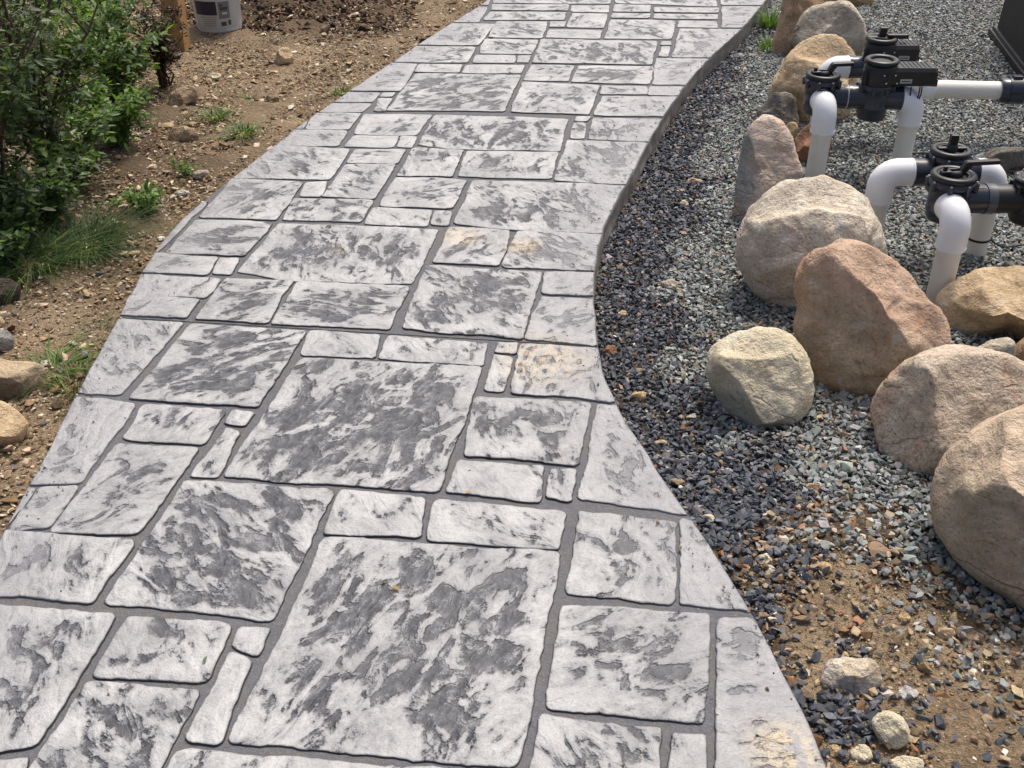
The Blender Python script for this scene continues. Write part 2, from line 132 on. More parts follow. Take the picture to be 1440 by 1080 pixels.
  [(-0.34,6.097),(-0.349,6.075),(-0.358,6.05),(-0.367,6.025),(-0.376,6.0),(-0.385,5.975),(-0.394,5.95),(-0.403,5.925),(-0.413,5.9),(-0.422,5.875),(-0.431,5.85),(-0.441,5.825),(-0.45,5.8),(-0.459,5.775),(-0.468,5.75),(-0.477,5.725),(-0.487,5.7),(-0.497,5.675),(-0.176,5.665),(-0.095,6.079)],
  [(-0.126,5.812),(0.16,5.799),(0.204,6.138),(-0.084,6.138)],
  [(-0.478,5.211),(-0.258,5.199),(-0.245,5.327),(-0.463,5.339)],
  [(-0.247,5.199),(0.045,5.188),(0.067,5.327),(-0.234,5.327)],
  [(0.201,6.024),(0.292,6.024),(0.304,6.138),(0.216,6.138)],
  [(0.303,6.024),(0.503,6.01),(0.553,6.307),(0.345,6.323)],
  [(0.176,5.812),(0.473,5.799),(0.496,5.962),(0.2,5.977)],
  [(0.492,5.799),(0.853,5.785),(0.929,6.168),(0.56,6.183)],
  [(0.783,5.676),(0.835,5.676),(0.847,5.743),(0.798,5.743)],
  [(0.819,5.46),(1.009,5.451),(1.019,5.475),(1.029,5.5),(1.041,5.525),(1.053,5.55),(1.066,5.575),(1.078,5.6),(1.091,5.625),(1.103,5.65),(1.114,5.675),(1.126,5.7),(1.139,5.725),(1.151,5.75),(1.163,5.775),(1.174,5.8),(1.186,5.825),(1.199,5.85),(1.211,5.875),(1.224,5.9),(1.236,5.925),(1.247,5.95),(1.258,5.975),(1.261,5.982),(0.922,5.993)],
  [(0.752,5.472),(0.796,5.472),(0.828,5.65),(0.787,5.65)],
  [(0.563,6.219),(0.781,6.219),(0.799,6.307),(0.579,6.323)],
  [(0.8,6.203),(1.165,6.188),(1.186,6.292),(0.824,6.307)],
  [(0.918,6.024),(1.14,6.01),(1.159,6.153),(0.943,6.153)],
  [(1.156,6.01),(1.272,6.01),(1.279,6.025),(1.29,6.05),(1.303,6.075),(1.315,6.1),(1.327,6.125),(1.337,6.15),(1.346,6.175),(1.355,6.2),(1.365,6.225),(1.375,6.25),(1.385,6.275),(1.395,6.3),(1.405,6.325),(1.416,6.35),(1.426,6.375),(1.436,6.4),(1.446,6.425),(1.456,6.45),(1.464,6.468),(1.235,6.468)],
  [(-0.161,6.173),(0.298,6.173),(0.317,6.339),(-0.128,6.355)],
  [(-0.124,6.392),(0.323,6.376),(0.337,6.518),(-0.118,6.518)],
  [(-0.199,6.468),(-0.206,6.45),(-0.215,6.425),(-0.225,6.4),(-0.234,6.375),(-0.244,6.35),(-0.255,6.325),(-0.265,6.3),(-0.274,6.275),(-0.283,6.25),(-0.292,6.225),(-0.302,6.2),(-0.312,6.175),(-0.321,6.15),(-0.329,6.128),(-0.188,6.128),(-0.142,6.468)],
  [(0.343,6.36),(0.556,6.344),(0.576,6.501),(0.353,6.501)],
  [(0.586,6.36),(0.799,6.344),(0.82,6.501),(0.607,6.518)],
  [(0.824,6.344),(1.192,6.328),(1.209,6.435),(0.836,6.452)],
  [(-0.138,6.655),(-0.14,6.65),(-0.148,6.625),(-0.155,6.6),(-0.163,6.575),(-0.171,6.55),(-0.179,6.525),(-0.185,6.506),(-0.139,6.506)],
  [(-0.114,6.556),(0.583,6.539),(0.609,6.758),(-0.1,6.758)],
  [(0.618,6.556),(1.207,6.473),(1.231,6.705),(0.628,6.723)],
  [(1.237,6.506),(1.479,6.506),(1.486,6.525),(1.495,6.55),(1.505,6.575),(1.515,6.6),(1.525,6.625),(1.534,6.65),(1.544,6.675),(1.553,6.7),(1.562,6.725),(1.57,6.75),(1.577,6.775),(1.585,6.8),(1.593,6.825),(1.601,6.85),(1.609,6.875),(1.617,6.9),(1.625,6.925),(1.633,6.95),(1.642,6.975),(1.305,6.977)],
  [(-0.027,7.072),(-0.034,7.05),(-0.041,7.025),(-0.047,7.0),(-0.051,6.975),(-0.056,6.95),(-0.062,6.925),(-0.069,6.9),(-0.076,6.875),(-0.084,6.85),(-0.09,6.825),(-0.096,6.8),(0.24,6.799),(0.271,7.072)],
  [(0.271,6.799),(1.231,6.764),(1.263,7.053),(0.299,7.072)],
  [(0.157,7.76),(0.674,7.76),(0.674,8.09),(0.157,8.09)],
  [(0.694,7.76),(0.93,7.76),(0.93,8.09),(0.694,8.09)],
  [(0.95,7.76),(1.496,7.76),(1.496,8.09),(0.95,8.09)],
  [(1.516,7.76),(1.883,7.76),(1.883,8.09),(1.516,8.09)],
  [(0.249,8.12),(0.771,8.12),(0.771,8.45),(0.249,8.45)],
  [(0.791,8.12),(1.033,8.12),(1.033,8.45),(0.791,8.45)],
  [(1.053,8.12),(1.605,8.12),(1.605,8.45),(1.053,8.45)],
  [(1.625,8.12),(1.998,8.12),(1.998,8.45),(1.625,8.45)],
  [(0.339,8.48),(0.866,8.48),(0.866,8.81),(0.339,8.81)],
  [(0.886,8.48),(1.133,8.48),(1.133,8.81),(0.886,8.81)],
  [(1.153,8.48),(1.71,8.48),(1.71,8.81),(1.153,8.81)],
  [(1.73,8.48),(2.107,8.48),(2.107,8.81),(1.73,8.81)],
  [(0.437,8.84),(0.965,8.84),(0.965,9.17),(0.437,9.17)],
  [(0.985,8.84),(1.234,8.84),(1.234,9.17),(0.985,9.17)],
  [(1.254,8.84),(1.813,8.84),(1.813,9.17),(1.254,9.17)],
  [(1.833,8.84),(2.211,8.84),(2.211,9.17),(1.833,9.17)],
  [(0.532,9.2),(1.062,9.2),(1.062,9.53),(0.532,9.53)],
  [(1.082,9.2),(1.333,9.2),(1.333,9.53),(1.082,9.53)],
  [(1.353,9.2),(1.913,9.2),(1.913,9.53),(1.353,9.53)],
  [(1.933,9.2),(2.313,9.2),(2.313,9.53),(1.933,9.53)],
]
ROCKS = {
  'beige_big': ([0.9391,3.0443,0.1095],[-0.267,-0.866,0.424],[0.2204,0.2174,0.2153,0.2149,0.2163,0.2198,0.2228,0.2248,0.2262,0.2271,0.2271,0.2255,0.2248,0.2258,0.2276,0.2285,0.2269,0.2249,0.224,0.2235,0.2233,0.2237,0.2232,0.2216,0.2211,0.2224,0.225,0.2278,0.2301,0.2308,0.2294,0.2299,0.2338,0.2378,0.2402,0.2401,0.237,0.233,0.2281,0.2233],0.2035),
  'rust_big': ([0.9933,2.5393,0.1179],[-0.32,-0.818,0.478],[0.2052,0.1926,0.1765,0.163,0.1573,0.1582,0.1632,0.1711,0.1819,0.1953,0.2102,0.2267,0.2417,0.2533,0.2605,0.2605,0.2528,0.2388,0.2225,0.2103,0.2038,0.2005,0.1993,0.2005,0.2035,0.2085,0.2151,0.2222,0.2289,0.2302,0.2245,0.2149,0.204,0.1956,0.1915,0.1915,0.1962,0.2058,0.2149,0.2142],0.1661),
  'cream': ([0.6628,2.4061,0.0295],[-0.225,-0.816,0.533],[0.139,0.1391,0.1416,0.1446,0.1473,0.1478,0.1457,0.1429,0.1398,0.1384,0.1386,0.1385,0.1398,0.1428,0.1452,0.1476,0.1496,0.1486,0.1436,0.1361,0.1295,0.1246,0.1206,0.1189,0.12,0.1218,0.1224,0.124,0.1278,0.1313,0.1345,0.1391,0.1442,0.1491,0.1542,0.1571,0.1563,0.1523,0.1465,0.1417],0.1184),
  'tan_flat': ([1.488,2.7966,0.0366],[-0.421,-0.792,0.443],[0.209,0.2024,0.1905,0.1763,0.1598,0.1467,0.1383,0.1316,0.1256,0.1218,0.1212,0.1224,0.1242,0.1283,0.1362,0.1473,0.16,0.1758,0.1932,0.2057,0.2101,0.2077,0.2026,0.1949,0.1814,0.1644,0.1466,0.1284,0.1137,0.1052,0.1027,0.1056,0.1126,0.1225,0.1336,0.1463,0.1648,0.1845,0.196,0.2044],0.1717),
  'beige_oval': ([1.1149,2.176,0.074],[-0.387,-0.755,0.529],[0.2045,0.2125,0.2151,0.211,0.2024,0.1929,0.1845,0.1782,0.1743,0.1726,0.1734,0.1759,0.1779,0.1804,0.1839,0.1871,0.1914,0.1963,0.2011,0.2064,0.2104,0.2122,0.212,0.2102,0.2082,0.206,0.2017,0.1934,0.1806,0.1664,0.1541,0.145,0.1391,0.1354,0.1347,0.1382,0.1465,0.1604,0.1774,0.1926],0.1561),
  'giant': ([1.1312,1.7552,0.1244],[-0.442,-0.686,0.577],[0.2368,0.2398,0.2461,0.2523,0.2609,0.2694,0.2695,0.2651,0.2584,0.2458,0.2334,0.2244,0.2173,0.2129,0.2116,0.2131,0.2172,0.2238,0.2305,0.2328,0.2296,0.2234,0.2161,0.2081,0.201,0.1974,0.1987,0.2044,0.2138,0.2254,0.2361,0.2477,0.2571,0.2578,0.2552,0.2519,0.246,0.2426,0.2417,0.2389],0.1871),
  'slab': ([0.9338,3.6543,0.1128],[-0.23,-0.901,0.367],[0.1152,0.1123,0.1089,0.1086,0.112,0.1197,0.1316,0.1479,0.1673,0.1856,0.2009,0.2071,0.1937,0.1687,0.1485,0.1348,0.1244,0.1172,0.1135,0.1127,0.1138,0.1166,0.122,0.1316,0.1468,0.1697,0.1989,0.2157,0.2016,0.1708,0.1448,0.1277,0.117,0.1107,0.1078,0.1076,0.1089,0.1096,0.1105,0.1134],0.1046),
  'tan_back': ([1.3418,4.6971,0.1006],[-0.263,-0.919,0.293],[0.1923,0.1937,0.1989,0.2049,0.2089,0.213,0.2185,0.2212,0.2178,0.2114,0.2048,0.1972,0.1883,0.1798,0.1749,0.1719,0.1681,0.1659,0.1678,0.1732,0.1817,0.1911,0.1982,0.204,0.2086,0.2111,0.2146,0.216,0.2116,0.2079,0.2074,0.2058,0.2024,0.2016,0.2059,0.2101,0.2066,0.1987,0.1939,0.1926],0.1588),
  'grey_back': ([1.6412,5.6101,0.0588],[-0.271,-0.928,0.255],[0.1841,0.1834,0.1816,0.182,0.1847,0.1869,0.1891,0.1885,0.1817,0.1748,0.1717,0.1696,0.1675,0.1678,0.1701,0.1707,0.1704,0.1723,0.1752,0.1776,0.1801,0.1808,0.1801,0.1822,0.1851,0.1823,0.1748,0.1694,0.1684,0.1691,0.168,0.1663,0.1677,0.1736,0.1844,0.1939,0.1955,0.1933,0.1901,0.1859],0.1428),
  'brown_back': ([1.5348,5.772,0.0905],[-0.249,-0.937,0.245],[0.12,0.1265,0.1349,0.1479,0.1687,0.1938,0.2141,0.2287,0.2362,0.2341,0.2294,0.2214,0.2067,0.1919,0.1768,0.1592,0.1446,0.1356,0.1308,0.1294,0.1306,0.1341,0.1411,0.1529,0.1717,0.1984,0.2288,0.2468,0.2406,0.2182,0.1914,0.1692,0.1521,0.1358,0.1226,0.1145,0.11,0.1085,0.1097,0.1139],0.1344),
  'tan_far': ([2.0339,6.6937,0.0222],[-0.284,-0.933,0.22],[0.155,0.1516,0.1506,0.1465,0.1369,0.1278,0.1228,0.1211,0.1225,0.1245,0.1225,0.117,0.1127,0.1114,0.1129,0.1176,0.1251,0.1319,0.135,0.1382,0.1454,0.1537,0.1534,0.1421,0.13,0.1226,0.1189,0.1183,0.1208,0.1247,0.127,0.1277,0.13,0.1359,0.1463,0.1578,0.1632,0.1627,0.162,0.1598],0.1212),
  'dark_wedge': ([1.1541,4.5031,0.0206],[-0.235,-0.917,0.322],[0.0917,0.0892,0.0891,0.0907,0.0937,0.0988,0.1061,0.1107,0.1088,0.1054,0.1048,0.1033,0.0971,0.09,0.0855,0.0835,0.084,0.0867,0.0909,0.0923,0.0882,0.0833,0.0808,0.0805,0.0823,0.0846,0.0853,0.0851,0.0863,0.0898,0.0962,0.1025,0.1047,0.1054,0.1083,0.1099,0.1058,0.1005,0.0977,0.0951],0.0755),
  'small_tan': ([1.2873,4.5958,0.0042],[-0.256,-0.913,0.317],[0.0383,0.0377,0.0377,0.0386,0.0406,0.044,0.0495,0.0565,0.0617,0.0632,0.0641,0.0654,0.0655,0.0641,0.0601,0.0533,0.047,0.0431,0.0407,0.0395,0.0391,0.0389,0.039,0.0398,0.0416,0.0449,0.0501,0.0568,0.0617,0.063,0.0638,0.0644,0.0611,0.0537,0.047,0.0427,0.0401,0.0387,0.0384,0.0385],0.0395),
  'tiny_tan': ([1.1879,4.3711,0.0033],[-0.247,-0.91,0.332],[0.0259,0.0272,0.0292,0.0309,0.0316,0.0322,0.0337,0.0364,0.0392,0.0403,0.0398,0.0396,0.0398,0.0387,0.0361,0.0337,0.0324,0.0313,0.0298,0.0283,0.0275,0.0274,0.028,0.0292,0.0305,0.0316,0.0332,0.036,0.0387,0.0388,0.0368,0.035,0.0342,0.034,0.0329,0.0304,0.0278,0.0263,0.0255,0.0254],0.0261),
  'rust_round': ([1.2149,4.1359,0.028],[-0.265,-0.901,0.343],[0.074,0.0748,0.0763,0.0798,0.086,0.0927,0.0963,0.0979,0.0994,0.0981,0.0938,0.0891,0.0841,0.079,0.0755,0.0742,0.0735,0.0722,0.0715,0.0725,0.0735,0.0727,0.0719,0.073,0.0761,0.0816,0.0888,0.0943,0.0965,0.0975,0.0964,0.0925,0.0891,0.088,0.0861,0.081,0.0756,0.0727,0.0717,0.0726],0.0704),
  'grey_wedge': ([1.3755,2.5816,0.0031],[-0.413,-0.775,0.479],[0.0537,0.0547,0.0573,0.0593,0.0578,0.055,0.0519,0.0472,0.0425,0.0394,0.0377,0.037,0.0372,0.0381,0.0392,0.0406,0.0429,0.0468,0.0511,0.0528,0.0513,0.0497,0.0495,0.0487,0.0459,0.0426,0.0407,0.0399,0.0401,0.0414,0.0422,0.0411,0.0396,0.0391,0.0397,0.0413,0.0443,0.049,0.0532,0.054],0.0413),
  'brown_edge': ([1.4817,2.5653,0.0049],[-0.44,-0.762,0.474],[0.0655,0.0656,0.0641,0.0642,0.066,0.067,0.0643,0.0603,0.0579,0.057,0.0576,0.0597,0.0618,0.0618,0.0606,0.0604,0.0616,0.0629,0.0631,0.0636,0.0658,0.0677,0.0679,0.068,0.0695,0.0694,0.0657,0.0615,0.0593,0.0586,0.059,0.0583,0.0548,0.0513,0.0493,0.0487,0.0493,0.0513,0.0548,0.0606],0.0548),
  'red_grey': ([2.0052,4.0289,0.0038],[-0.42,-0.844,0.334],[0.1103,0.1077,0.1026,0.0904,0.0778,0.0697,0.0645,0.0607,0.0579,0.0564,0.0563,0.0577,0.0607,0.0659,0.0731,0.0818,0.0932,0.1049,0.1105,0.1124,0.1121,0.1066,0.0994,0.0919,0.0813,0.0707,0.0635,0.059,0.0565,0.0554,0.0559,0.0577,0.0614,0.0657,0.0695,0.0739,0.081,0.0923,0.1052,0.1118],0.0717),
  'left_block': ([-1.3723,2.4263,0.0129],[0.428,-0.756,0.495],[0.1056,0.1039,0.1003,0.094,0.0845,0.0757,0.0701,0.0664,0.0643,0.0639,0.0652,0.0682,0.0736,0.0802,0.0867,0.0947,0.1057,0.1125,0.1084,0.1011,0.0969,0.0955,0.0964,0.0968,0.0915,0.0819,0.0737,0.0686,0.0657,0.0646,0.0652,0.0676,0.0721,0.0794,0.0872,0.092,0.0951,0.0982,0.1017,0.1047],0.0769),
  'left_tan': ([-1.3285,2.2113,0.0048],[0.438,-0.729,0.526],[0.0837,0.0848,0.0817,0.0782,0.0765,0.0753,0.0744,0.0747,0.0754,0.0747,0.0734,0.0734,0.0753,0.0795,0.0829,0.0823,0.0802,0.0798,0.0814,0.0842,0.0855,0.0848,0.0845,0.0863,0.0892,0.0886,0.0833,0.0778,0.0747,0.0737,0.0738,0.0742,0.0754,0.0782,0.0803,0.0792,0.0776,0.0775,0.0784,0.0805],0.0714),
  'left_grey': ([-1.4861,2.6511,0.0001],[0.433,-0.772,0.466],[0.0396,0.0395,0.0378,0.0359,0.035,0.035,0.0358,0.0362,0.0353,0.0343,0.0342,0.0349,0.0367,0.0382,0.0377,0.0361,0.0351,0.035,0.0357,0.0376,0.0393,0.0399,0.0404,0.0415,0.0414,0.0389,0.0361,0.0344,0.0338,0.0339,0.0343,0.034,0.0336,0.0339,0.0351,0.0374,0.0398,0.0406,0.0398,0.0392],0.0331),
  'left_pink': ([-1.5401,2.7676,-0.0031],[0.434,-0.78,0.452],[0.0206,0.0195,0.0189,0.0188,0.0192,0.0196,0.0194,0.0188,0.0186,0.0189,0.0197,0.0205,0.0202,0.0188,0.0175,0.0167,0.0164,0.0165,0.017,0.018,0.0197,0.0215,0.0221,0.022,0.0223,0.0233,0.0241,0.0237,0.0226,0.0217,0.0214,0.0217,0.0219,0.0212,0.0203,0.0198,0.0198,0.0204,0.0213,0.0216],0.0181),
  'left_dark': ([-1.5898,2.9172,0.0159],[0.432,-0.793,0.43],[0.0616,0.063,0.0625,0.0597,0.057,0.0553,0.0531,0.0501,0.0477,0.0467,0.0468,0.0472,0.0465,0.0456,0.0457,0.0469,0.0495,0.0539,0.0593,0.0623,0.0617,0.0607,0.0612,0.0633,0.0652,0.063,0.0574,0.0523,0.0492,0.0476,0.0473,0.0478,0.0483,0.0482,0.0486,0.0503,0.0534,0.0575,0.0601,0.0607],0.0487),
  'bank_upper': ([-1.4647,4.6626,0.0508],[0.286,-0.909,0.302],[0.0646,0.0679,0.0711,0.0715,0.0711,0.0703,0.0664,0.0601,0.0549,0.0517,0.0499,0.0483,0.0464,0.0449,0.0446,0.0455,0.0476,0.0513,0.0552,0.0575,0.0597,0.0637,0.0695,0.0736,0.0731,0.0702,0.0646,0.056,0.0485,0.0438,0.0409,0.0391,0.0383,0.0384,0.0396,0.0419,0.0457,0.0518,0.0584,0.0624],0.05),
  'bank_lower': ([-1.3705,4.2911,0.0156],[0.287,-0.899,0.332],[0.0617,0.0575,0.0526,0.0494,0.0462,0.0424,0.0394,0.0377,0.037,0.0372,0.0378,0.038,0.0381,0.0391,0.0411,0.0446,0.0497,0.0544,0.0572,0.0597,0.063,0.0647,0.0642,0.0621,0.0571,0.0506,0.0455,0.0424,0.0402,0.0383,0.0367,0.0359,0.0361,0.0372,0.0394,0.043,0.0481,0.0532,0.0573,0.0611],0.0427),
  'bank_pale': ([-1.1323,5.3167,0.0366],[0.2,-0.94,0.276],[0.0492,0.0475,0.0462,0.0461,0.0472,0.0496,0.0521,0.0526,0.0516,0.0513,0.0515,0.0504,0.0475,0.0449,0.0436,0.0435,0.0437,0.0433,0.0428,0.043,0.0445,0.0473,0.0515,0.0556,0.058,0.059,0.0581,0.0558,0.0542,0.053,0.0513,0.0501,0.0502,0.0515,0.0534,0.0535,0.0517,0.05,0.0497,0.0499],0.0449),
  'bank_brown': ([-1.1021,4.8281,-0.0025],[0.212,-0.928,0.308],[0.0277,0.0264,0.0259,0.026,0.026,0.0248,0.0233,0.0223,0.0219,0.0221,0.0229,0.0244,0.0262,0.027,0.0262,0.0253,0.0251,0.0254,0.0265,0.0284,0.0299,0.0294,0.0283,0.028,0.0284,0.0296,0.0304,0.0294,0.0278,0.0267,0.0264,0.0267,0.0278,0.0289,0.0292,0.0291,0.0295,0.0307,0.0312,0.0297],0.0243),
  'bank_flat': ([-1.4152,5.0274,0.0269],[0.259,-0.922,0.288],[0.0331,0.0344,0.0363,0.0365,0.0329,0.0287,0.026,0.0244,0.0235,0.023,0.0227,0.0226,0.0232,0.0239,0.0242,0.0244,0.0253,0.0269,0.0292,0.0314,0.0329,0.0338,0.0323,0.0282,0.0244,0.0221,0.0209,0.0205,0.0207,0.0215,0.0222,0.0223,0.0222,0.0227,0.0238,0.0257,0.0282,0.0302,0.0311,0.0319],0.0214),
  'edge_flat': ([-1.2266,3.9583,-0.024],[0.276,-0.889,0.365],[0.0346,0.0343,0.0338,0.0333,0.0313,0.0277,0.0245,0.022,0.0203,0.0191,0.0185,0.0184,0.0188,0.0196,0.0207,0.0217,0.0229,0.025,0.0282,0.0319,0.0344,0.0346,0.0317,0.0273,0.0238,0.0216,0.02,0.0189,0.0183,0.0182,0.0185,0.0194,0.0205,0.0213,0.0222,0.0237,0.0261,0.029,0.0315,0.0335],0.02),
  'edge_small': ([-1.25,3.7859,-0.0273],[0.29,-0.879,0.378],[0.026,0.0248,0.0215,0.0184,0.0162,0.0146,0.0137,0.0132,0.013,0.0131,0.0135,0.0138,0.014,0.0146,0.0154,0.0162,0.0174,0.0193,0.0223,0.0257,0.0271,0.0256,0.0229,0.0206,0.0192,0.0179,0.0163,0.0149,0.0141,0.0137,0.0137,0.0139,0.0142,0.0145,0.0152,0.0164,0.0184,0.0206,0.0225,0.0245],0.0143),
  'weed_pale': ([-1.5951,4.2873,0.0225],[0.33,-0.886,0.326],[0.0246,0.0252,0.0257,0.0255,0.024,0.0225,0.0216,0.0209,0.0197,0.0183,0.0173,0.0168,0.0168,0.0171,0.018,0.019,0.0199,0.0211,0.0228,0.0238,0.0228,0.0213,0.0204,0.0196,0.0183,0.0171,0.0164,0.0161,0.0161,0.0163,0.0167,0.0176,0.0191,0.0209,0.0221,0.0226,0.0229,0.0229,0.0231,0.0238],0.0163),
  'tan_white': ([0.6621,1.4183,-0.0157],[-0.294,-0.63,0.718],[0.0596,0.059,0.056,0.0529,0.0514,0.0496,0.046,0.0426,0.0405,0.0397,0.0397,0.0401,0.0405,0.0413,0.0434,0.0469,0.0511,0.0539,0.0549,0.0562,0.058,0.0581,0.0562,0.0535,0.0503,0.0473,0.0454,0.044,0.0419,0.04,0.039,0.0391,0.0402,0.042,0.0438,0.0458,0.0489,0.0536,0.0579,0.0593],0.0434),
  'tan_egg': ([0.7005,1.2935,-0.0195],[-0.32,-0.591,0.74],[0.0333,0.0328,0.0317,0.0309,0.031,0.0312,0.0312,0.0314,0.0324,0.0339,0.0348,0.0351,0.0356,0.0363,0.0359,0.0355,0.036,0.0362,0.0348,0.0327,0.0311,0.0299,0.0286,0.0277,0.0275,0.0281,0.0287,0.029,0.0293,0.0304,0.0325,0.0345,0.0349,0.0347,0.035,0.0358,0.0357,0.0345,0.0334,0.0332],0.0294),
  'white_chip': ([0.7596,1.3839,-0.0275],[-0.335,-0.61,0.718],[0.0215,0.023,0.0214,0.0188,0.0173,0.0163,0.0158,0.0158,0.0161,0.0169,0.0175,0.0171,0.0161,0.0154,0.0151,0.0152,0.0155,0.0159,0.0164,0.0173,0.0189,0.0214,0.0239,0.0241,0.0221,0.02,0.0187,0.018,0.0178,0.0179,0.0175,0.0163,0.0151,0.0144,0.0141,0.0142,0.0146,0.0154,0.0167,0.0187],0.0123),
  'cream_chip': ([0.6383,1.2544,-0.036],[-0.296,-0.581,0.758],[0.019,0.0182,0.0179,0.018,0.0182,0.018,0.0175,0.0172,0.0169,0.0164,0.0161,0.0162,0.0163,0.016,0.0157,0.0158,0.0163,0.0173,0.0188,0.02,0.0202,0.0203,0.0207,0.0205,0.0196,0.0187,0.018,0.0172,0.0164,0.016,0.0159,0.0163,0.0169,0.0174,0.0178,0.0181,0.0185,0.019,0.0196,0.0197],0.0143),
  'tan_slab': ([0.7081,1.2239,-0.0328],[-0.328,-0.567,0.756],[0.0313,0.0327,0.0334,0.0313,0.0273,0.0238,0.0217,0.0203,0.0196,0.0193,0.0191,0.0191,0.0196,0.0206,0.0216,0.0224,0.0235,0.0254,0.0278,0.03,0.0316,0.0316,0.0298,0.0276,0.0264,0.0252,0.0233,0.0211,0.0194,0.0184,0.0179,0.0179,0.0183,0.0193,0.0207,0.023,0.0266,0.0299,0.0308,0.0307],0.0196),
  'ochre_chip': ([0.5895,1.2617,-0.0378],[-0.274,-0.587,0.762],[0.0121,0.0124,0.0122,0.0121,0.0122,0.0125,0.0126,0.0124,0.0121,0.0117,0.0115,0.0116,0.012,0.0124,0.0126,0.0125,0.0125,0.0128,0.013,0.0128,0.0126,0.0127,0.0129,0.0127,0.0124,0.0124,0.0123,0.0119,0.0115,0.0113,0.0114,0.0113,0.0108,0.0104,0.0103,0.0105,0.0109,0.0114,0.0117,0.0118],0.0096),
  'cream_gravel': ([0.5587,1.7532,-0.0241],[-0.228,-0.714,0.662],[0.0152,0.0144,0.0141,0.014,0.0144,0.015,0.0159,0.0171,0.0175,0.0168,0.0159,0.0155,0.0154,0.0157,0.0162,0.0162,0.0156,0.0152,0.015,0.0149,0.0152,0.0159,0.0164,0.0162,0.016,0.0162,0.0168,0.0175,0.0176,0.0174,0.0173,0.0175,0.0176,0.0172,0.0168,0.0169,0.0169,0.0166,0.0163,0.0159],0.0129),
  'flat_a': ([0.7332,2.0277,-0.0385],[-0.271,-0.749,0.605],[0.0213,0.0216,0.0204,0.0174,0.0144,0.0125,0.0113,0.0105,0.01,0.0098,0.0099,0.0102,0.0108,0.0118,0.0133,0.0148,0.0157,0.0166,0.0181,0.0199,0.0211,0.0206,0.0188,0.017,0.0153,0.0135,0.0122,0.0113,0.0108,0.0107,0.0108,0.011,0.0112,0.0114,0.0119,0.0128,0.0142,0.0164,0.0188,0.0205],0.0116),
  'flat_b': ([0.6839,1.8118,-0.0225],[-0.271,-0.717,0.642],[0.0176,0.0161,0.0139,0.0123,0.0108,0.0098,0.0091,0.0088,0.0087,0.0087,0.0086,0.0085,0.0086,0.0089,0.0095,0.0103,0.0112,0.0124,0.0144,0.0168,0.0182,0.0177,0.0161,0.0147,0.0136,0.0123,0.0109,0.0099,0.0092,0.0089,0.0088,0.0089,0.0092,0.0095,0.01,0.0109,0.0123,0.0139,0.0153,0.0169],0.0094),
  'round_tan': ([0.6841,1.7248,-0.0188],[-0.278,-0.7,0.657],[0.0154,0.0154,0.0157,0.0158,0.0151,0.0142,0.0137,0.0136,0.0138,0.0141,0.0141,0.0141,0.0143,0.0148,0.0155,0.0158,0.0159,0.016,0.0156,0.0147,0.0138,0.0134,0.0132,0.0134,0.014,0.0147,0.0148,0.0143,0.0137,0.0135,0.0137,0.0142,0.0148,0.015,0.015,0.0152,0.0155,0.0156,0.0155,0.0155],0.0117),
  'soil_tan': ([0.8862,1.5357,-0.0228],[-0.369,-0.639,0.675],[0.0179,0.0177,0.0172,0.017,0.0165,0.0152,0.0138,0.0129,0.0125,0.0124,0.0125,0.0128,0.0133,0.0142,0.0154,0.0166,0.0178,0.019,0.0196,0.0193,0.0191,0.0188,0.0179,0.0167,0.016,0.0155,0.0147,0.0137,0.013,0.0126,0.0126,0.0126,0.0124,0.012,0.0119,0.0121,0.0126,0.0135,0.0149,0.0168],0.0121),
  'soil_round': ([0.8143,1.5802,-0.0217],[-0.338,-0.657,0.674],[0.0115,0.0106,0.01,0.0096,0.0095,0.0097,0.01,0.0106,0.0109,0.0103,0.0096,0.0091,0.009,0.009,0.0093,0.0099,0.0108,0.0122,0.0134,0.0136,0.0134,0.0135,0.0137,0.0137,0.0131,0.0125,0.0122,0.012,0.0115,0.0111,0.0107,0.0104,0.0101,0.0101,0.0104,0.0108,0.0114,0.0121,0.0128,0.0126],0.0089),
  'soil_right': ([1.0038,1.5281,-0.0261],[-0.41,-0.625,0.665],[0.0124,0.0124,0.0115,0.0104,0.0095,0.009,0.0087,0.0086,0.0087,0.0086,0.0085,0.0085,0.0088,0.0092,0.01,0.011,0.0117,0.0122,0.0127,0.0131,0.0126,0.0117,0.011,0.0105,0.0104,0.0105,0.0103,0.0096,0.0088,0.0084,0.0082,0.0082,0.0083,0.0084,0.0085,0.0087,0.0091,0.0098,0.0106,0.0115],0.008),
  'gravel_top': ([0.7294,3.9987,-0.0719],[-0.166,-0.91,0.38],[0.033,0.0311,0.0283,0.0248,0.0214,0.019,0.0175,0.0166,0.0162,0.0162,0.0166,0.0174,0.0185,0.0204,0.0225,0.0238,0.025,0.0268,0.0297,0.0322,0.032,0.0297,0.0274,0.0254,0.0237,0.0217,0.0199,0.0188,0.0182,0.0181,0.0183,0.0186,0.0188,0.0193,0.0204,0.0222,0.0251,0.0287,0.0319,0.0334],0.0186),
  'gravel_grass': ([0.5256,3.1283,-0.0715],[-0.147,-0.872,0.466],[0.032,0.0306,0.0273,0.0249,0.0233,0.0221,0.0215,0.0215,0.0215,0.0209,0.0202,0.0199,0.0201,0.0208,0.0219,0.0232,0.025,0.0278,0.0312,0.0335,0.0343,0.0344,0.0324,0.0284,0.0248,0.0223,0.0205,0.0195,0.019,0.0189,0.0194,0.0204,0.0216,0.0222,0.0223,0.0228,0.0238,0.0252,0.0271,0.03],0.0196),
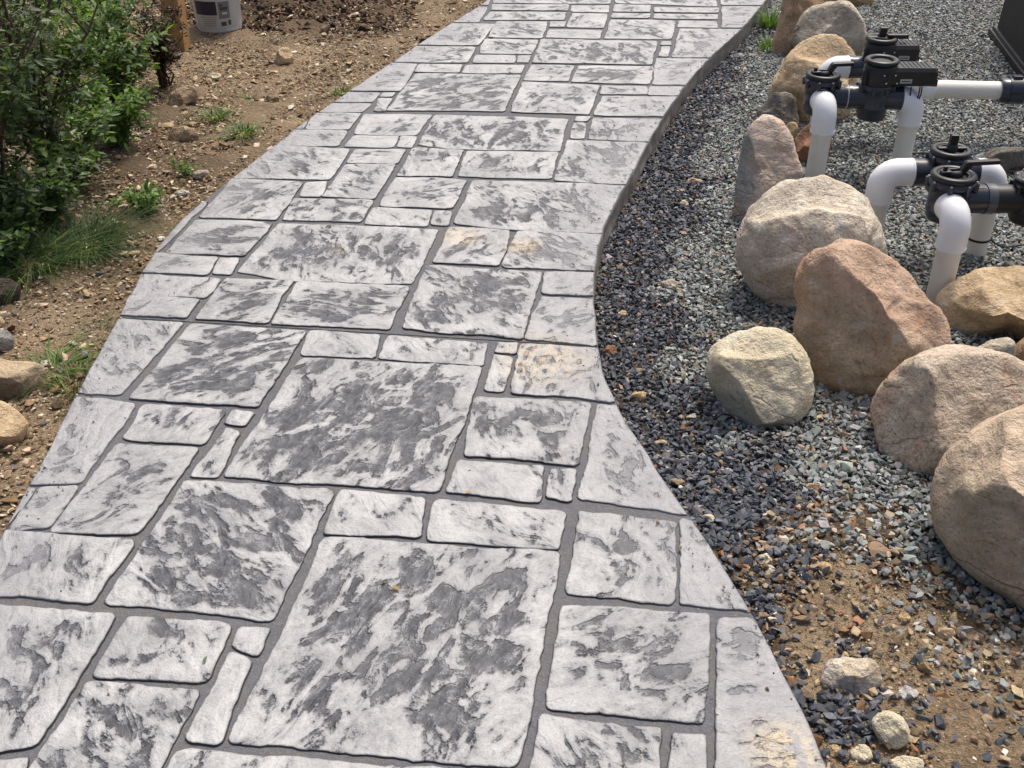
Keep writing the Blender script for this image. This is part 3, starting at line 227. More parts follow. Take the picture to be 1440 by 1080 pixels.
  'gravel_mid': ([0.6594,3.7885,-0.0736],[-0.157,-0.903,0.399],[0.018,0.017,0.016,0.0155,0.0153,0.0154,0.0153,0.0152,0.0154,0.016,0.0168,0.0172,0.0175,0.0174,0.0167,0.0161,0.016,0.0162,0.0169,0.0177,0.0184,0.0189,0.0195,0.0199,0.0196,0.0194,0.0194,0.0188,0.018,0.0174,0.0172,0.017,0.0165,0.0161,0.0162,0.0166,0.0173,0.0178,0.0179,0.0181],0.0138),
  'gravel_left': ([0.3538,2.9579,-0.0861],[-0.103,-0.864,0.493],[0.0156,0.0149,0.0146,0.0146,0.015,0.0154,0.0153,0.0151,0.0151,0.0148,0.0142,0.0138,0.0137,0.0139,0.0142,0.0144,0.0149,0.0158,0.0166,0.0166,0.0164,0.0166,0.0167,0.0161,0.015,0.0142,0.0137,0.0136,0.0137,0.0142,0.0146,0.0143,0.0139,0.0137,0.0139,0.0145,0.0152,0.0157,0.016,0.016],0.0119),
  'gravel_tan': ([0.3598,2.4873,-0.0841],[-0.119,-0.822,0.557],[0.026,0.0264,0.0254,0.0235,0.0217,0.0204,0.0196,0.0191,0.0181,0.0171,0.0165,0.0163,0.0165,0.0172,0.0184,0.0198,0.0211,0.0227,0.025,0.0265,0.0259,0.0246,0.0239,0.0237,0.024,0.0237,0.0218,0.0198,0.0185,0.0179,0.0176,0.0177,0.018,0.0189,0.0203,0.0221,0.0232,0.0234,0.0237,0.0247],0.017),
  'gravel_flat': ([0.3937,2.2612,-0.0802],[-0.138,-0.795,0.591],[0.021,0.0194,0.0175,0.0162,0.0147,0.0134,0.0125,0.0119,0.0116,0.0113,0.0111,0.011,0.0112,0.0116,0.0124,0.0135,0.0149,0.0171,0.0195,0.021,0.0217,0.0213,0.0189,0.0163,0.0145,0.013,0.0118,0.0111,0.0107,0.0106,0.0108,0.0112,0.0118,0.0123,0.013,0.0142,0.0161,0.0183,0.0199,0.0211],0.0118),
  'gravel_white': ([0.5423,2.1224,-0.0622],[-0.197,-0.772,0.604],[0.0139,0.013,0.0116,0.0105,0.0096,0.009,0.0086,0.0085,0.0086,0.0089,0.0091,0.0092,0.0092,0.0095,0.01,0.0107,0.0115,0.0129,0.0142,0.0146,0.0145,0.0143,0.0139,0.0131,0.0122,0.0111,0.0102,0.0096,0.0093,0.0092,0.0093,0.0092,0.0094,0.0097,0.0104,0.0114,0.0123,0.0126,0.0129,0.0136],0.0088),
  'gravel_cream': ([0.4608,1.9095,-0.0385],[-0.18,-0.746,0.641],[0.0144,0.0149,0.0148,0.0146,0.0142,0.0134,0.0127,0.0124,0.0125,0.0127,0.0129,0.0129,0.0129,0.0133,0.014,0.015,0.0158,0.0162,0.0158,0.015,0.0145,0.0144,0.0144,0.0142,0.014,0.0141,0.0145,0.0143,0.0135,0.0127,0.0122,0.0119,0.0117,0.0116,0.0119,0.0124,0.0129,0.013,0.0131,0.0136],0.0109),
  'rust_clod': ([0.2933,2.719,-0.0807],[-0.091,-0.847,0.524],[0.0207,0.0206,0.0208,0.0216,0.0222,0.0225,0.0229,0.0239,0.0247,0.0243,0.0236,0.0236,0.0236,0.0227,0.0216,0.021,0.0209,0.0213,0.0215,0.0208,0.02,0.0196,0.0193,0.0187,0.0183,0.0183,0.0188,0.0198,0.021,0.0219,0.0228,0.0235,0.0229,0.0216,0.0207,0.0202,0.02,0.02,0.0204,0.0209],0.0171),
  'slab_chip': ([0.7235,2.8238,-0.0522],[-0.216,-0.843,0.493],[0.0331,0.0325,0.0276,0.0217,0.0177,0.0152,0.0137,0.0128,0.0122,0.012,0.012,0.0123,0.0129,0.0139,0.0156,0.0176,0.0195,0.0214,0.0239,0.0276,0.0308,0.0306,0.027,0.0234,0.0207,0.0178,0.0153,0.0136,0.0125,0.0119,0.0117,0.0117,0.012,0.0127,0.0138,0.0156,0.0186,0.0234,0.0287,0.0316],0.0152),
  'tan_chip': ([0.8055,2.814,-0.0407],[-0.24,-0.839,0.489],[0.0138,0.0135,0.0133,0.0134,0.0135,0.0132,0.0125,0.0119,0.0115,0.0112,0.0112,0.0115,0.0121,0.0128,0.0132,0.0131,0.0129,0.013,0.0131,0.0133,0.0138,0.014,0.0133,0.0123,0.0117,0.0115,0.0115,0.0118,0.0119,0.0116,0.0113,0.0112,0.011,0.011,0.0112,0.0118,0.0125,0.013,0.0134,0.0138],0.01),
}
# ---- shape of the ground: edges of the path as x(y), and the lie of the land beside it
def path_x(y):
    return np.interp(y, LEFT_Y, LEFT_X), np.interp(y, RIGHT_Y, RIGHT_X)

def smooth(a, b, t):
    t = np.clip((t-a)/(b-a), 0, 1)
    return t*t*(3-2*t)

def ground_z(x, y):
    x = np.asarray(x, float); y = np.asarray(y, float)
    xl, xr = path_x(y)
    near = smooth(2.3, 1.75, y)                       # close by, the soil comes nearly up to the slab
    s = x-xr
    zr = -0.088+0.05*near+0.055*smooth(0.05, 0.75, s)*(1-near)+0.012*near*smooth(0.0, 0.4, s)
    t = xl-x
    zl = -0.030+0.05*smooth(0.05, 0.8, t)+0.05*smooth(0.6, 2.2, t)
    z = np.where(s > -0.02, zr, np.where(t > -0.02, zl, -0.13))
    z = z+0.006*np.sin(3.1*x+1.3*y)*np.sin(2.7*y-1.1*x)+0.004*np.sin(9.0*x+2.0)*np.sin(8.0*y+1.0)
    mound = np.exp(-(((x+1.30)/0.65)**2+((y-6.45)/0.45)**2))
    return np.where(t > 0.1, z+0.07*mound, z)

# ------------------------------------------------------------------ helpers
def tag(o, label=None, cat=None, group=None, kind=None):
    if label: o['label'] = label
    if cat: o['category'] = cat
    if group: o['group'] = group
    if kind: o['kind'] = kind
    return o

def link(name, me, mat=None, parent=None):
    o = bpy.data.objects.new(name, me); COL.objects.link(o)
    if mat is not None and me is not None and not me.materials: me.materials.append(mat)
    if parent is not None: o.parent = parent
    return o

def empty(name, loc=(0, 0, 0), rz=0.0):
    o = bpy.data.objects.new(name, None); COL.objects.link(o)
    o.location = loc; o.rotation_euler = (0, 0, rz); o.empty_display_size = 0.05
    return o

class MB:
    """collects vertices and faces for one mesh"""
    def __init__(s): s.v = []; s.f = []; s.sm = []
    def add(s, vs, fs, smooth=True, M=None):
        n = len(s.v)
        s.v += [tuple(M @ Vector(p)) if M is not None else tuple(p) for p in vs]
        s.f += [tuple(i+n for i in f) for f in fs]; s.sm += [smooth]*len(fs)
        return s
    def box(s, a, b, M=None):
        x0, y0, z0 = a; x1, y1, z1 = b
        vs = [(x0,y0,z0),(x1,y0,z0),(x1,y1,z0),(x0,y1,z0),(x0,y0,z1),(x1,y0,z1),(x1,y1,z1),(x0,y1,z1)]
        return s.add(vs, [(3,2,1,0),(4,5,6,7),(0,1,5,4),(1,2,6,5),(2,3,7,6),(3,0,4,7)], False, M)
    def lathe(s, prof, M=None, seg=32, smooth=True, close=True):
        vs = []; fs = []; k = len(prof)
        for (r, z) in prof:
            for i in range(seg):
                a = 2*math.pi*i/seg; vs.append((r*math.cos(a), r*math.sin(a), z))
        for j in range(k-1):
            for i in range(seg):
                i2 = (i+1) % seg
                fs.append((j*seg+i, j*seg+i2, (j+1)*seg+i2, (j+1)*seg+i))
        s.add(vs, fs, smooth, M)
        if close:
            s.add([vs[i] for i in range(seg)], [tuple(range(seg))[::-1]], False, M)
            s.add([vs[(k-1)*seg+i] for i in range(seg)], [tuple(range(seg))], False, M)
        return s
    def tube(s, pts, rad, seg=20, caps=True):
        pts = [Vector(p) for p in pts]; n = len(pts)
        rads = rad if isinstance(rad, (list, tuple)) else [rad]*n
        vs = []; fs = []; ref = None
        for i, p in enumerate(pts):
            d = (pts[min(i+1, n-1)]-pts[max(i-1, 0)]).normalized()
            if ref is None: ref = Vector((0,0,1)) if abs(d.z) < 0.9 else Vector((1,0,0))
            u = d.cross(ref).normalized(); w = u.cross(d).normalized(); ref = w
            for k in range(seg):
                a = 2*math.pi*k/seg; q = p+(u*math.cos(a)+w*math.sin(a))*rads[i]; vs.append(tuple(q))
        for i in range(n-1):
            for k in range(seg):
                k2 = (k+1) % seg; fs.append((i*seg+k, (i+1)*seg+k, (i+1)*seg+k2, i*seg+k2))
        s.add(vs, fs, True)
        if caps:
            s.add(vs[:seg], [tuple(range(seg))], False); s.add(vs[-seg:], [tuple(range(seg))[::-1]], False)
        return s
    def torus(s, r, t, M=None, seg=36, ts=10, flat=1.0):
        vs = []; fs = []
        for i in range(seg):
            a = 2*math.pi*i/seg
            for j in range(ts):
                b = 2*math.pi*j/ts; q = r+t*math.cos(b)
                vs.append((q*math.cos(a), q*math.sin(a), flat*t*math.sin(b)))
        for i in range(seg):
            for j in range(ts):
                fs.append((i*ts+j, ((i+1)%seg)*ts+j, ((i+1)%seg)*ts+(j+1)%ts, i*ts+(j+1)%ts))
        return s.add(vs, fs, True, M)
    def mesh(s, name):
        me = bpy.data.meshes.new(name); me.from_pydata(s.v, [], s.f)
        me.polygons.foreach_set('use_smooth', s.sm); me.validate(); me.update()
        bm = bmesh.new(); bm.from_mesh(me); bmesh.ops.recalc_face_normals(bm, faces=bm.faces); bm.to_mesh(me); bm.free()
        return me
    def build(s, name, mat, parent=None, bevel=0.0):
        o = link(name, s.mesh(name), mat, parent)
        if bevel:
            b = o.modifiers.new('edge', 'BEVEL'); b.width = bevel; b.segments = 2; b.limit_method = 'ANGLE'; b.angle_limit = R(40)
        return o

def face_along(p, d):
    """matrix taking local +Z to direction d at point p"""
    return Matrix.Translation(p) @ Vector(d).to_track_quat('Z', 'Y').to_matrix().to_4x4()

# ------------------------------------------------------------------ materials
class N:
    """a tiny node-building shorthand"""
    def __init__(s, name):
        s.m = bpy.data.materials.new(name); s.m.use_nodes = True
        s.t = s.m.node_tree; s.b = s.t.nodes['Principled BSDF']
        s.out = s.t.nodes['Material Output']
    def new(s, typ, ins=None, **kw):
        n = s.t.nodes.new(typ)
        for k, v in kw.items(): setattr(n, k, v)
        for k, v in (ins or {}).items(): s.put(n.inputs[k], v)
        return n
    def put(s, sock, v):
        if isinstance(v, bpy.types.NodeSocket): s.t.links.new(v, sock)
        else: sock.default_value = v
    def noise(s, vec, scale, detail=4, rough=0.55, dist=0.0, color=False):
        n = s.new('ShaderNodeTexNoise', {'Vector': vec, 'Scale': scale, 'Detail': detail, 'Roughness': rough, 'Distortion': dist})
        return n.outputs['Color' if color else 'Fac']
    def math(s, op, a, b=0.0, c=0.0, clamp=False):
        n = s.new('ShaderNodeMath', operation=op, use_clamp=clamp)
        s.put(n.inputs[0], a); s.put(n.inputs[1], b); s.put(n.inputs[2], c)
        return n.outputs[0]
    def ss(s, v, a, b, lo=0.0, hi=1.0):
        n = s.new('ShaderNodeMapRange', interpolation_type='SMOOTHSTEP')
        s.put(n.inputs[0], v); s.put(n.inputs[1], a); s.put(n.inputs[2], b); s.put(n.inputs[3], lo); s.put(n.inputs[4], hi)
        return n.outputs[0]
    def mix(s, f, a, b, blend='MIX'):
        n = s.new('ShaderNodeMix', data_type='RGBA', blend_type=blend)
        s.put(n.inputs[0], f)
        for i, v in ((6, a), (7, b)):
            s.put(n.inputs[i], v if isinstance(v, bpy.types.NodeSocket) else (*v, 1.0) if len(v) == 3 else v)
        return n.outputs[2]
    def bump(s, h, strength, dist, normal=None):
        n = s.new('ShaderNodeBump', {'Height': h, 'Strength': strength, 'Distance': dist})
        if normal is not None: s.put(n.inputs['Normal'], normal)
        return n.outputs[0]
    def set(s, **kw):
        nm = {'base': 'Base Color', 'rough': 'Roughness', 'metal': 'Metallic', 'normal': 'Normal', 'spec': 'Specular IOR Level', 'coat': 'Coat Weight', 'coatr': 'Coat Roughness'}
        for k, v in kw.items():
            if isinstance(v, tuple) and len(v) == 3: v = (*v, 1.0)
            s.put(s.b.inputs[nm[k]], v)
        return s.m
    def pos(s): return s.new('ShaderNodeNewGeometry').outputs['Position']
    def obj(s): return s.new('ShaderNodeTexCoord').outputs['Object']
    def attr(s, name, out='Color'): return s.new('ShaderNodeAttribute', attribute_name=name).outputs[out]
    def rand(s): return s.new('ShaderNodeObjectInfo').outputs['Random']

def mat_stamp():
    m = N('stamped_concrete')
    uv = m.new('ShaderNodeUVMap', uv_map='UVMap').outputs[0]
    p = m.pos()
    st = m.new('ShaderNodeMapping', {'Vector': uv, 'Scale': (1.0, 0.58, 1.0)}).outputs[0]
    st2 = m.new('ShaderNodeMapping', {'Vector': uv, 'Scale': (1.0, 0.50, 1.0), 'Rotation': (0, 0, 0.9)}).outputs[0]
    e = m.attr('edge', 'Fac'); tone = m.attr('tone', 'Fac')
    a = m.noise(st, 12.0, 3, 0.5, 1.5)                 # slate cleft relief: broad flakes,
    b2 = m.noise(st2, 32.0, 3, 0.5, 1.2)               # thin streaks
    a2 = m.noise(uv, 55.0, 4, 0.6, 0.3)                # and pitting
    fine = m.noise(p, 230.0, 3, 0.7)
    mid = m.noise(p, 40.0, 5, 0.68)
    patch = m.noise(p, 7.0, 3, 0.5)
    k = lambda n, w: m.math('MULTIPLY', m.math('SUBTRACT', n, 0.5), w)
    h = m.math('ADD', a, m.math('ADD', k(b2, 0.42), k(a2, 0.22)))
    thr = m.math('MULTIPLY_ADD', e, 0.17, m.math('MULTIPLY_ADD', tone, 0.10, 0.288))
    thr = m.math('ADD', thr, k(patch, 0.30))
    d = m.math('SUBTRACT', h, thr)                     # < 0 inside the recesses
    grit = m.math('ADD', k(fine, 0.36), k(mid, 0.24))
    dg = m.math('ADD', d, grit)
    soft = m.ss(m.math('ADD', dg, k(mid, 0.20)), -0.12, 0.24, 1.0, 0.0)
    hard = m.ss(m.math('ADD', dg, k(b2, 0.25)), -0.10, 0.022, 1.0, 0.0)
    cloud = m.noise(p, 5.0, 6, 0.65)
    light = m.mix(m.ss(cloud, 0.30, 0.70), (0.305, 0.310, 0.310), (0.485, 0.489, 0.480))
    light = m.mix(m.math('MULTIPLY', m.ss(m.math('ADD', fine, k(mid, 0.6)), 0.52, 0.74), 0.6), light, (0.215, 0.218, 0.228))
    light = m.mix(m.math('MULTIPLY', m.ss(fine, 0.44, 0.28), 0.45), light, (0.57, 0.572, 0.56))
    c = m.mix(m.math('MULTIPLY', soft, 0.74), light, (0.150, 0.153, 0.165))
    dark = m.mix(m.ss(m.math('ADD', mid, k(b2, 0.7)), 0.28, 0.74), (0.034, 0.036, 0.043), (0.118, 0.121, 0.133))
    c = m.mix(m.math('MULTIPLY', hard, m.ss(cloud, 0.26, 0.52, 0.72, 0.97)), c, dark)
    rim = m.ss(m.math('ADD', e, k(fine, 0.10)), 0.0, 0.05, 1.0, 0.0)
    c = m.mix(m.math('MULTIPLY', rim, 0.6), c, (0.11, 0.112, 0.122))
    c = m.mix(m.ss(e, 0.0, 0.012, 0.85, 0.0), c, (0.032, 0.033, 0.037))  # near-black side walls: the shade along the joints is painted in
    # greyer wash along the cut edge of the walk
    out_ = m.attr('margin', 'Fac')
    wash = m.math('MULTIPLY', m.ss(m.math('MULTIPLY_ADD', m.math('SUBTRACT', cloud, 0.5), 0.9, out_), 0.05, 0.75), 0.55)
    c = m.mix(wash, c, m.mix(mid, (0.17, 0.172, 0.185), (0.36, 0.362, 0.372)))
    # dusty buff stains
    for (x, y, r, s) in STAINS:
        dd = m.new('ShaderNodeVectorMath', {0: p, 1: (x, y, 0.0)}, operation='DISTANCE').outputs['Value']
        f = m.ss(m.math('MULTIPLY_ADD', m.math('SUBTRACT', mid, 0.5), 0.16, dd), r*0.2, r, s, 0.0)
        f = m.math('MULTIPLY', f, m.ss(m.math('ADD', mid, k(fine, 0.5)), 0.40, 0.62))
        c = m.mix(f, c, (0.62, 0.50, 0.30))
    m.set(base=c, rough=m.math('MULTIPLY_ADD', mid, 0.22, 0.38), spec=0.42)
    step = m.ss(m.math('ADD', d, k(mid, 0.06)), -0.055, 0.02)
    hh = m.math('ADD', m.math('MULTIPLY', step, 0.34), m.math('ADD', m.math('MULTIPLY', h, 1.15), m.math('ADD', m.math('MULTIPLY', fine, 0.16), m.math('MULTIPLY', mid, 0.25))))
    return m.set(normal=m.bump(hh, 0.9, 0.012))

def mat_joint():
    m = N('joint_concrete'); p = m.pos()
    n = m.noise(p, 60, 5, 0.6); n2 = m.ss(m.noise(p, 9, 5, 0.6), 0.42, 0.66, 0.0, 1.6)
    c = m.mix(n, (0.085, 0.087, 0.096), (0.165, 0.168, 0.182)); c = m.mix(m.math('MULTIPLY', n2, 0.4), c, (0.145, 0.135, 0.122))
    g = m.noise(p, 240, 3, 0.6); c = m.mix(m.math('MULTIPLY', m.ss(g, 0.58, 0.70), 0.5), c, (0.27, 0.265, 0.25))
    return m.set(base=c, rough=0.8, spec=0.2, normal=m.bump(m.math('ADD', n, m.math('MULTIPLY', g, 0.4)), 0.8, 0.006))

def mat_ground():
    m = N('soil'); p = m.pos()
    dark_soil = m.attr('dark_soil', 'Fac')
    n = m.noise(p, 3.0, 6, 0.6); f = m.noise(p, 70, 5, 0.65); g = m.noise(p, 220, 3, 0.6)
    c = m.mix(m.ss(n, 0.3, 0.7), (0.22, 0.158, 0.098), (0.38, 0.29, 0.185))
    c = m.mix(m.ss(f, 0.45, 0.75), c, (0.43, 0.325, 0.21))
    c = m.mix(m.ss(f, 0.45, 0.25), c, (0.10, 0.062, 0.033))
    c = m.mix(m.math('MULTIPLY', dark_soil, 0.8), c, (0.060, 0.037, 0.022))
    h = m.math('ADD', f, m.math('MULTIPLY', g, 0.4))
    return m.set(base=c, rough=0.95, spec=0.2, normal=m.bump(h, 1.0, 0.022))

def mat_chips(name, rough=0.8, scale=90):
    m = N(name); col = m.attr('tint'); p = m.pos()
    f = m.noise(p, scale, 4, 0.6)
    c = m.mix(m.ss(f, 0.25, 0.75), m.mix(1.0, col, (0.72, 0.72, 0.72), 'MULTIPLY'), m.mix(1.0, col, (1.22, 1.22, 1.22), 'MULTIPLY'))
    return m.set(base=c, rough=rough, spec=0.35, normal=m.bump(f, 0.4, 0.003))

def mat_rock(name, a, b, spot, streak=(1, 1, 1), rough=0.85, scale=1.0, grain=0.5, band=None):
    m = N(name); p = m.obj()
    q = m.new('ShaderNodeMapping', {'Vector': p, 'Scale': streak}).outputs[0]
    n0 = m.noise(q, 2.6*scale, 4, 0.5, 1.0); n1 = m.noise(q, 5.0*scale, 6, 0.6, 0.6); n2 = m.noise(q, 16.0*scale, 6, 0.65, 0.3); n3 = m.noise(p, 130, 4, 0.6); n4 = m.noise(p, 48, 4, 0.7)
    c = m.mix(m.ss(n1, 0.36, 0.64), a, b)
    c = m.mix(m.math('MULTIPLY', m.ss(n0, 0.52, 0.60), 0.75), c, spot)
    c = m.mix(m.math('MULTIPLY', m.ss(n0, 0.46, 0.36), 0.55), c, tuple(min(0.75, v*1.25+0.02) for v in b))
    c = m.mix(m.math('MULTIPLY', m.ss(n2, 0.54, 0.70), 0.5), c, spot)
    dk = tuple(v*0.42 for v in a)
    c = m.mix(m.math('MULTIPLY', m.ss(n4, 0.44, 0.28), 0.6), c, dk)
    lt = tuple(min(0.8, v*1.45+0.03) for v in b)
    c = m.mix(m.math('MULTIPLY', m.ss(n4, 0.58, 0.72), 0.3), c, lt)
    c = m.mix(m.math('MULTIPLY', m.ss(n3, 0.54, 0.70), m.math('MULTIPLY', m.ss(n1, 0.35, 0.6), grain*0.9)), c, lt)
    c = m.mix(m.math('MULTIPLY', m.ss(n3, 0.46, 0.32), grain*0.9), c, dk)
    w2 = m.ss(m.noise(q, 9.0*scale, 3, 0.4, 1.5), 0.485, 0.50); w3 = m.ss(m.noise(q, 9.0*scale, 3, 0.4, 1.5), 0.515, 0.50)
    c = m.mix(m.math('MULTIPLY', m.math('MULTIPLY', w2, w3), 0.22), c, dk)   # thin veins
    if band is not None:      # one side tinted: (colour, direction, offset)
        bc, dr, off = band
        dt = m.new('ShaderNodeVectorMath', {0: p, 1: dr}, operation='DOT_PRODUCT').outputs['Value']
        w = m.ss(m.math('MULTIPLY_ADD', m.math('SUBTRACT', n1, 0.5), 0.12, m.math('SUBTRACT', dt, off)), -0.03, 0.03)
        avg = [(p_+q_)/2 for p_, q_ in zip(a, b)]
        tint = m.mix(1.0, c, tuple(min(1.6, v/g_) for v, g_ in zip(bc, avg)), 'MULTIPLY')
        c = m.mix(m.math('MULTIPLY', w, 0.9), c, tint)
    wv = m.new('ShaderNodeVectorMath', {0: q, 1: m.new('ShaderNodeVectorMath', {0: m.noise(p, 9, 3, 0.5, 0, True), 'Scale': 0.11}, operation='SCALE').outputs[0]}, operation='ADD').outputs[0]
    vo = m.new('ShaderNodeTexVoronoi', {'Vector': wv, 'Scale': 6.0*scale}, feature='DISTANCE_TO_EDGE').outputs['Distance']
    crk = m.math('MULTIPLY', m.ss(vo, 0.0, 0.035, 1.0, 0.0), m.ss(n0, 0.50, 0.60))
    c = m.mix(m.math('MULTIPLY', crk, 0.55), c, dk)
    li = m.math('MULTIPLY', m.ss(m.noise(p, 22, 2, 0.5), 0.64, 0.68), m.ss(n1, 0.45, 0.6)); c = m.mix(m.math('MULTIPLY', li, 0.5), c, (0.50, 0.49, 0.44))
    n2 = m.math('SUBTRACT', n2, m.math('MULTIPLY', crk, 0.30))
    hh = m.math('ADD', m.math('MULTIPLY', n2, 1.0), m.math('ADD', m.math('MULTIPLY', n4, 0.5), m.math('MULTIPLY', n3, 0.16)))
    return m.set(base=c, rough=rough, spec=0.3, normal=m.bump(hh, 0.9, 0.020))

def mat_plastic(name, col, rough=0.35, var=0.08, spec=0.5, dirt=None):
    m = N(name); p = m.pos(); n = m.noise(p, 9, 5, 0.6); f = m.noise(p, 160, 3)
    c = m.mix(n, tuple(v*(1-var) for v in col), tuple(min(1, v*(1+var)) for v in col))
    if dirt: c = m.mix(m.math('MULTIPLY', m.ss(n, 0.52, 0.78), dirt[1]), c, dirt[0])
    return m.set(base=c, rough=m.math('MULTIPLY_ADD', n, 0.15, rough-0.07), spec=spec, normal=m.bump(f, 0.08, 0.001))

def mat_leaf(name):
    m = N(name); col = m.attr('tint'); p = m.pos(); n = m.noise(p, 60, 3)
    c = m.mix(n, m.mix(1.0, col, (0.75, 0.75, 0.75), 'MULTIPLY'), m.mix(1.0, col, (1.2, 1.2, 1.15), 'MULTIPLY'))
    m.set(base=c, rough=0.5, spec=0.4)
    tr = m.new('ShaderNodeBsdfTranslucent', {'Color': m.mix(1.0, c, (1.25, 1.3, 0.55), 'MULTIPLY')})
    mx = m.new('ShaderNodeMixShader', {0: 0.38}); m.t.links.new(m.b.outputs[0], mx.inputs[1]); m.t.links.new(tr.outputs[0], mx.inputs[2])
    m.t.links.new(mx.outputs[0], m.out.inputs[0])
    return m.m

def mat_wood():
    m = N('post_wood'); p = m.obj()
    q = m.new('ShaderNodeMapping', {'Vector': p, 'Scale': (1, 1, 0.08)}).outputs[0]
    n = m.noise(q, 60, 5, 0.6, 0.4); k = m.noise(p, 6, 4)
    c = m.mix(n, (0.30, 0.155, 0.055), (0.52, 0.31, 0.13)); c = m.mix(m.math('MULTIPLY', m.ss(k, 0.5, 0.75), 0.5), c, (0.22, 0.12, 0.05))
    return m.set(base=c, rough=0.75, normal=m.bump(n, 0.3, 0.003))

def mat_bark(name, col):
    m = N(name); p = m.obj(); n = m.noise(p, 60, 5)
    return m.set(base=m.mix(n, tuple(v*0.6 for v in col), tuple(v*1.3 for v in col)), rough=0.9, normal=m.bump(n, 0.5, 0.004))

STAINS = [(-0.172, 3.354, 0.11, 0.8), (0.036, 3.281, 0.10, 0.9), (0.09, 2.554, 0.20, 0.6), (0.490, 1.235, 0.11, 0.8), (-0.585, 3.26, 0.06, 0.3)]
def mat_side():
    m = N('slab_side'); p = m.pos(); n = m.noise(p, 14, 6, 0.65); f = m.noise(p, 120, 4, 0.6)
    c = m.mix(m.ss(n, 0.3, 0.7), (0.15, 0.142, 0.13), (0.30, 0.29, 0.27)); c = m.mix(m.math('MULTIPLY', m.ss(f, 0.52, 0.7), 0.4), c, (0.12, 0.11, 0.10))
    return m.set(base=c, rough=0.9, spec=0.2, normal=m.bump(m.math('ADD', n, m.math('MULTIPLY', f, 0.4)), 0.7, 0.006))
M_SIDE = mat_side(); M_STAMP = mat_stamp(); M_JOINT = mat_joint(); M_SOIL = mat_ground()
M_GRAVEL = mat_chips('gravel_stone', 0.62); M_CHIP = mat_chips('dirt_stone', 0.9)
M_PIPE = mat_plastic('pvc_pipe', (0.74, 0.72, 0.645), 0.42, 0.06, 0.5, ((0.50, 0.45, 0.34), 0.35))
M_ELBOW = mat_plastic('pvc_fitting', (0.80, 0.81, 0.82), 0.30, 0.03, 0.5)
M_VALVE = mat_plastic('valve_grey', (0.028, 0.034, 0.048), 0.24, 0.2, 0.55, ((0.055, 0.063, 0.078), 0.4))
M_SLEEVE = mat_plastic('sleeve_grey', (0.075, 0.083, 0.098), 0.28, 0.15, 0.5)
M_BLACK = mat_plastic('black_plastic', (0.012, 0.012, 0.013), 0.40, 0.2, 0.5, ((0.027, 0.029, 0.033), 0.45))
M_STEEL = N('screw_steel').set(base=(0.6, 0.6, 0.6), metal=1.0, rough=0.3)
M_RING = N('joint_ring').set(base=(0.55, 0.55, 0.53), rough=0.5)
M_STICKER = mat_plastic('sticker', (0.38, 0.38, 0.38), 0.4)
M_PAIL = mat_plastic('pail_plastic', (0.60, 0.61, 0.60), 0.4, 0.08, 0.5, ((0.26, 0.23, 0.18), 0.5))
M_INK = N('print_ink').set(base=(0.055, 0.06, 0.06), rough=0.5)
M_GREYINK = N('print_grey').set(base=(0.17, 0.18, 0.17), rough=0.5)
M_NAVY = N('print_navy').set(base=(0.012, 0.012, 0.05), rough=0.45)
M_LEAF = mat_leaf('leaf'); M_WOOD = mat_wood()
M_STEM = mat_bark('stem', (0.085, 0.055, 0.032)); M_GREENSTEM = mat_bark('green_stem', (0.07, 0.10, 0.03))
M_BOX = mat_plastic('box_black', (0.010, 0.0105, 0.012), 0.55, 0.2, 0.4, ((0.022, 0.023, 0.025), 0.5))

def poly_in(x, y, poly):
    c = np.zeros(len(x), bool); n = len(poly)
    for i in range(n):
        (xa, ya), (xb, yb) = poly[i], poly[(i+1) % n]
        if ya == yb: continue
        c ^= ((ya > y) != (yb > y)) & (x < xa+(y-ya)*(xb-xa)/(yb-ya))
    return c

SOIL_PATCH = [(0.541, 1.588), (0.614, 1.687), (0.675, 1.75), (0.738, 1.783), (0.77, 1.725), (0.824, 1.672), (0.87, 1.622), (0.924, 1.563), (1.041, 1.525), (1.188, 1.467), (0.996, 1.054), (0.548, 1.059), (0.568, 1.29), (0.554, 1.439)]
SOIL_FRINGE = [(0.49, 1.673), (0.561, 1.884), (0.692, 2.024), (0.824, 2.009), (0.885, 1.819), (0.922, 1.644), (1.057, 1.564), (1.213, 1.522), (0.996, 1.054), (0.541, 1.118)]
DARK_PIT = (0.628, 1.33, 0.075, 0.062)
# ------------------------------------------------------------------ ground sheet
def axis_coords(lo, hi, step, far):
    a = list(np.arange(lo, hi+1e-6, step)); d = step; p = a[-1]
    up = []
    while p < far: d *= 1.35; p += d; up.append(p)
    d = step; p = a[0]; dn = []
    while p > -far: d *= 1.35; p -= d; dn.append(p)
    return np.array(dn[::-1]+a+up)

def fbm(x, y, s, seed=0.0):
    return noise.fractal((x*s+seed, y*s-seed, seed*1.7), 0.8, 2.1, 4)

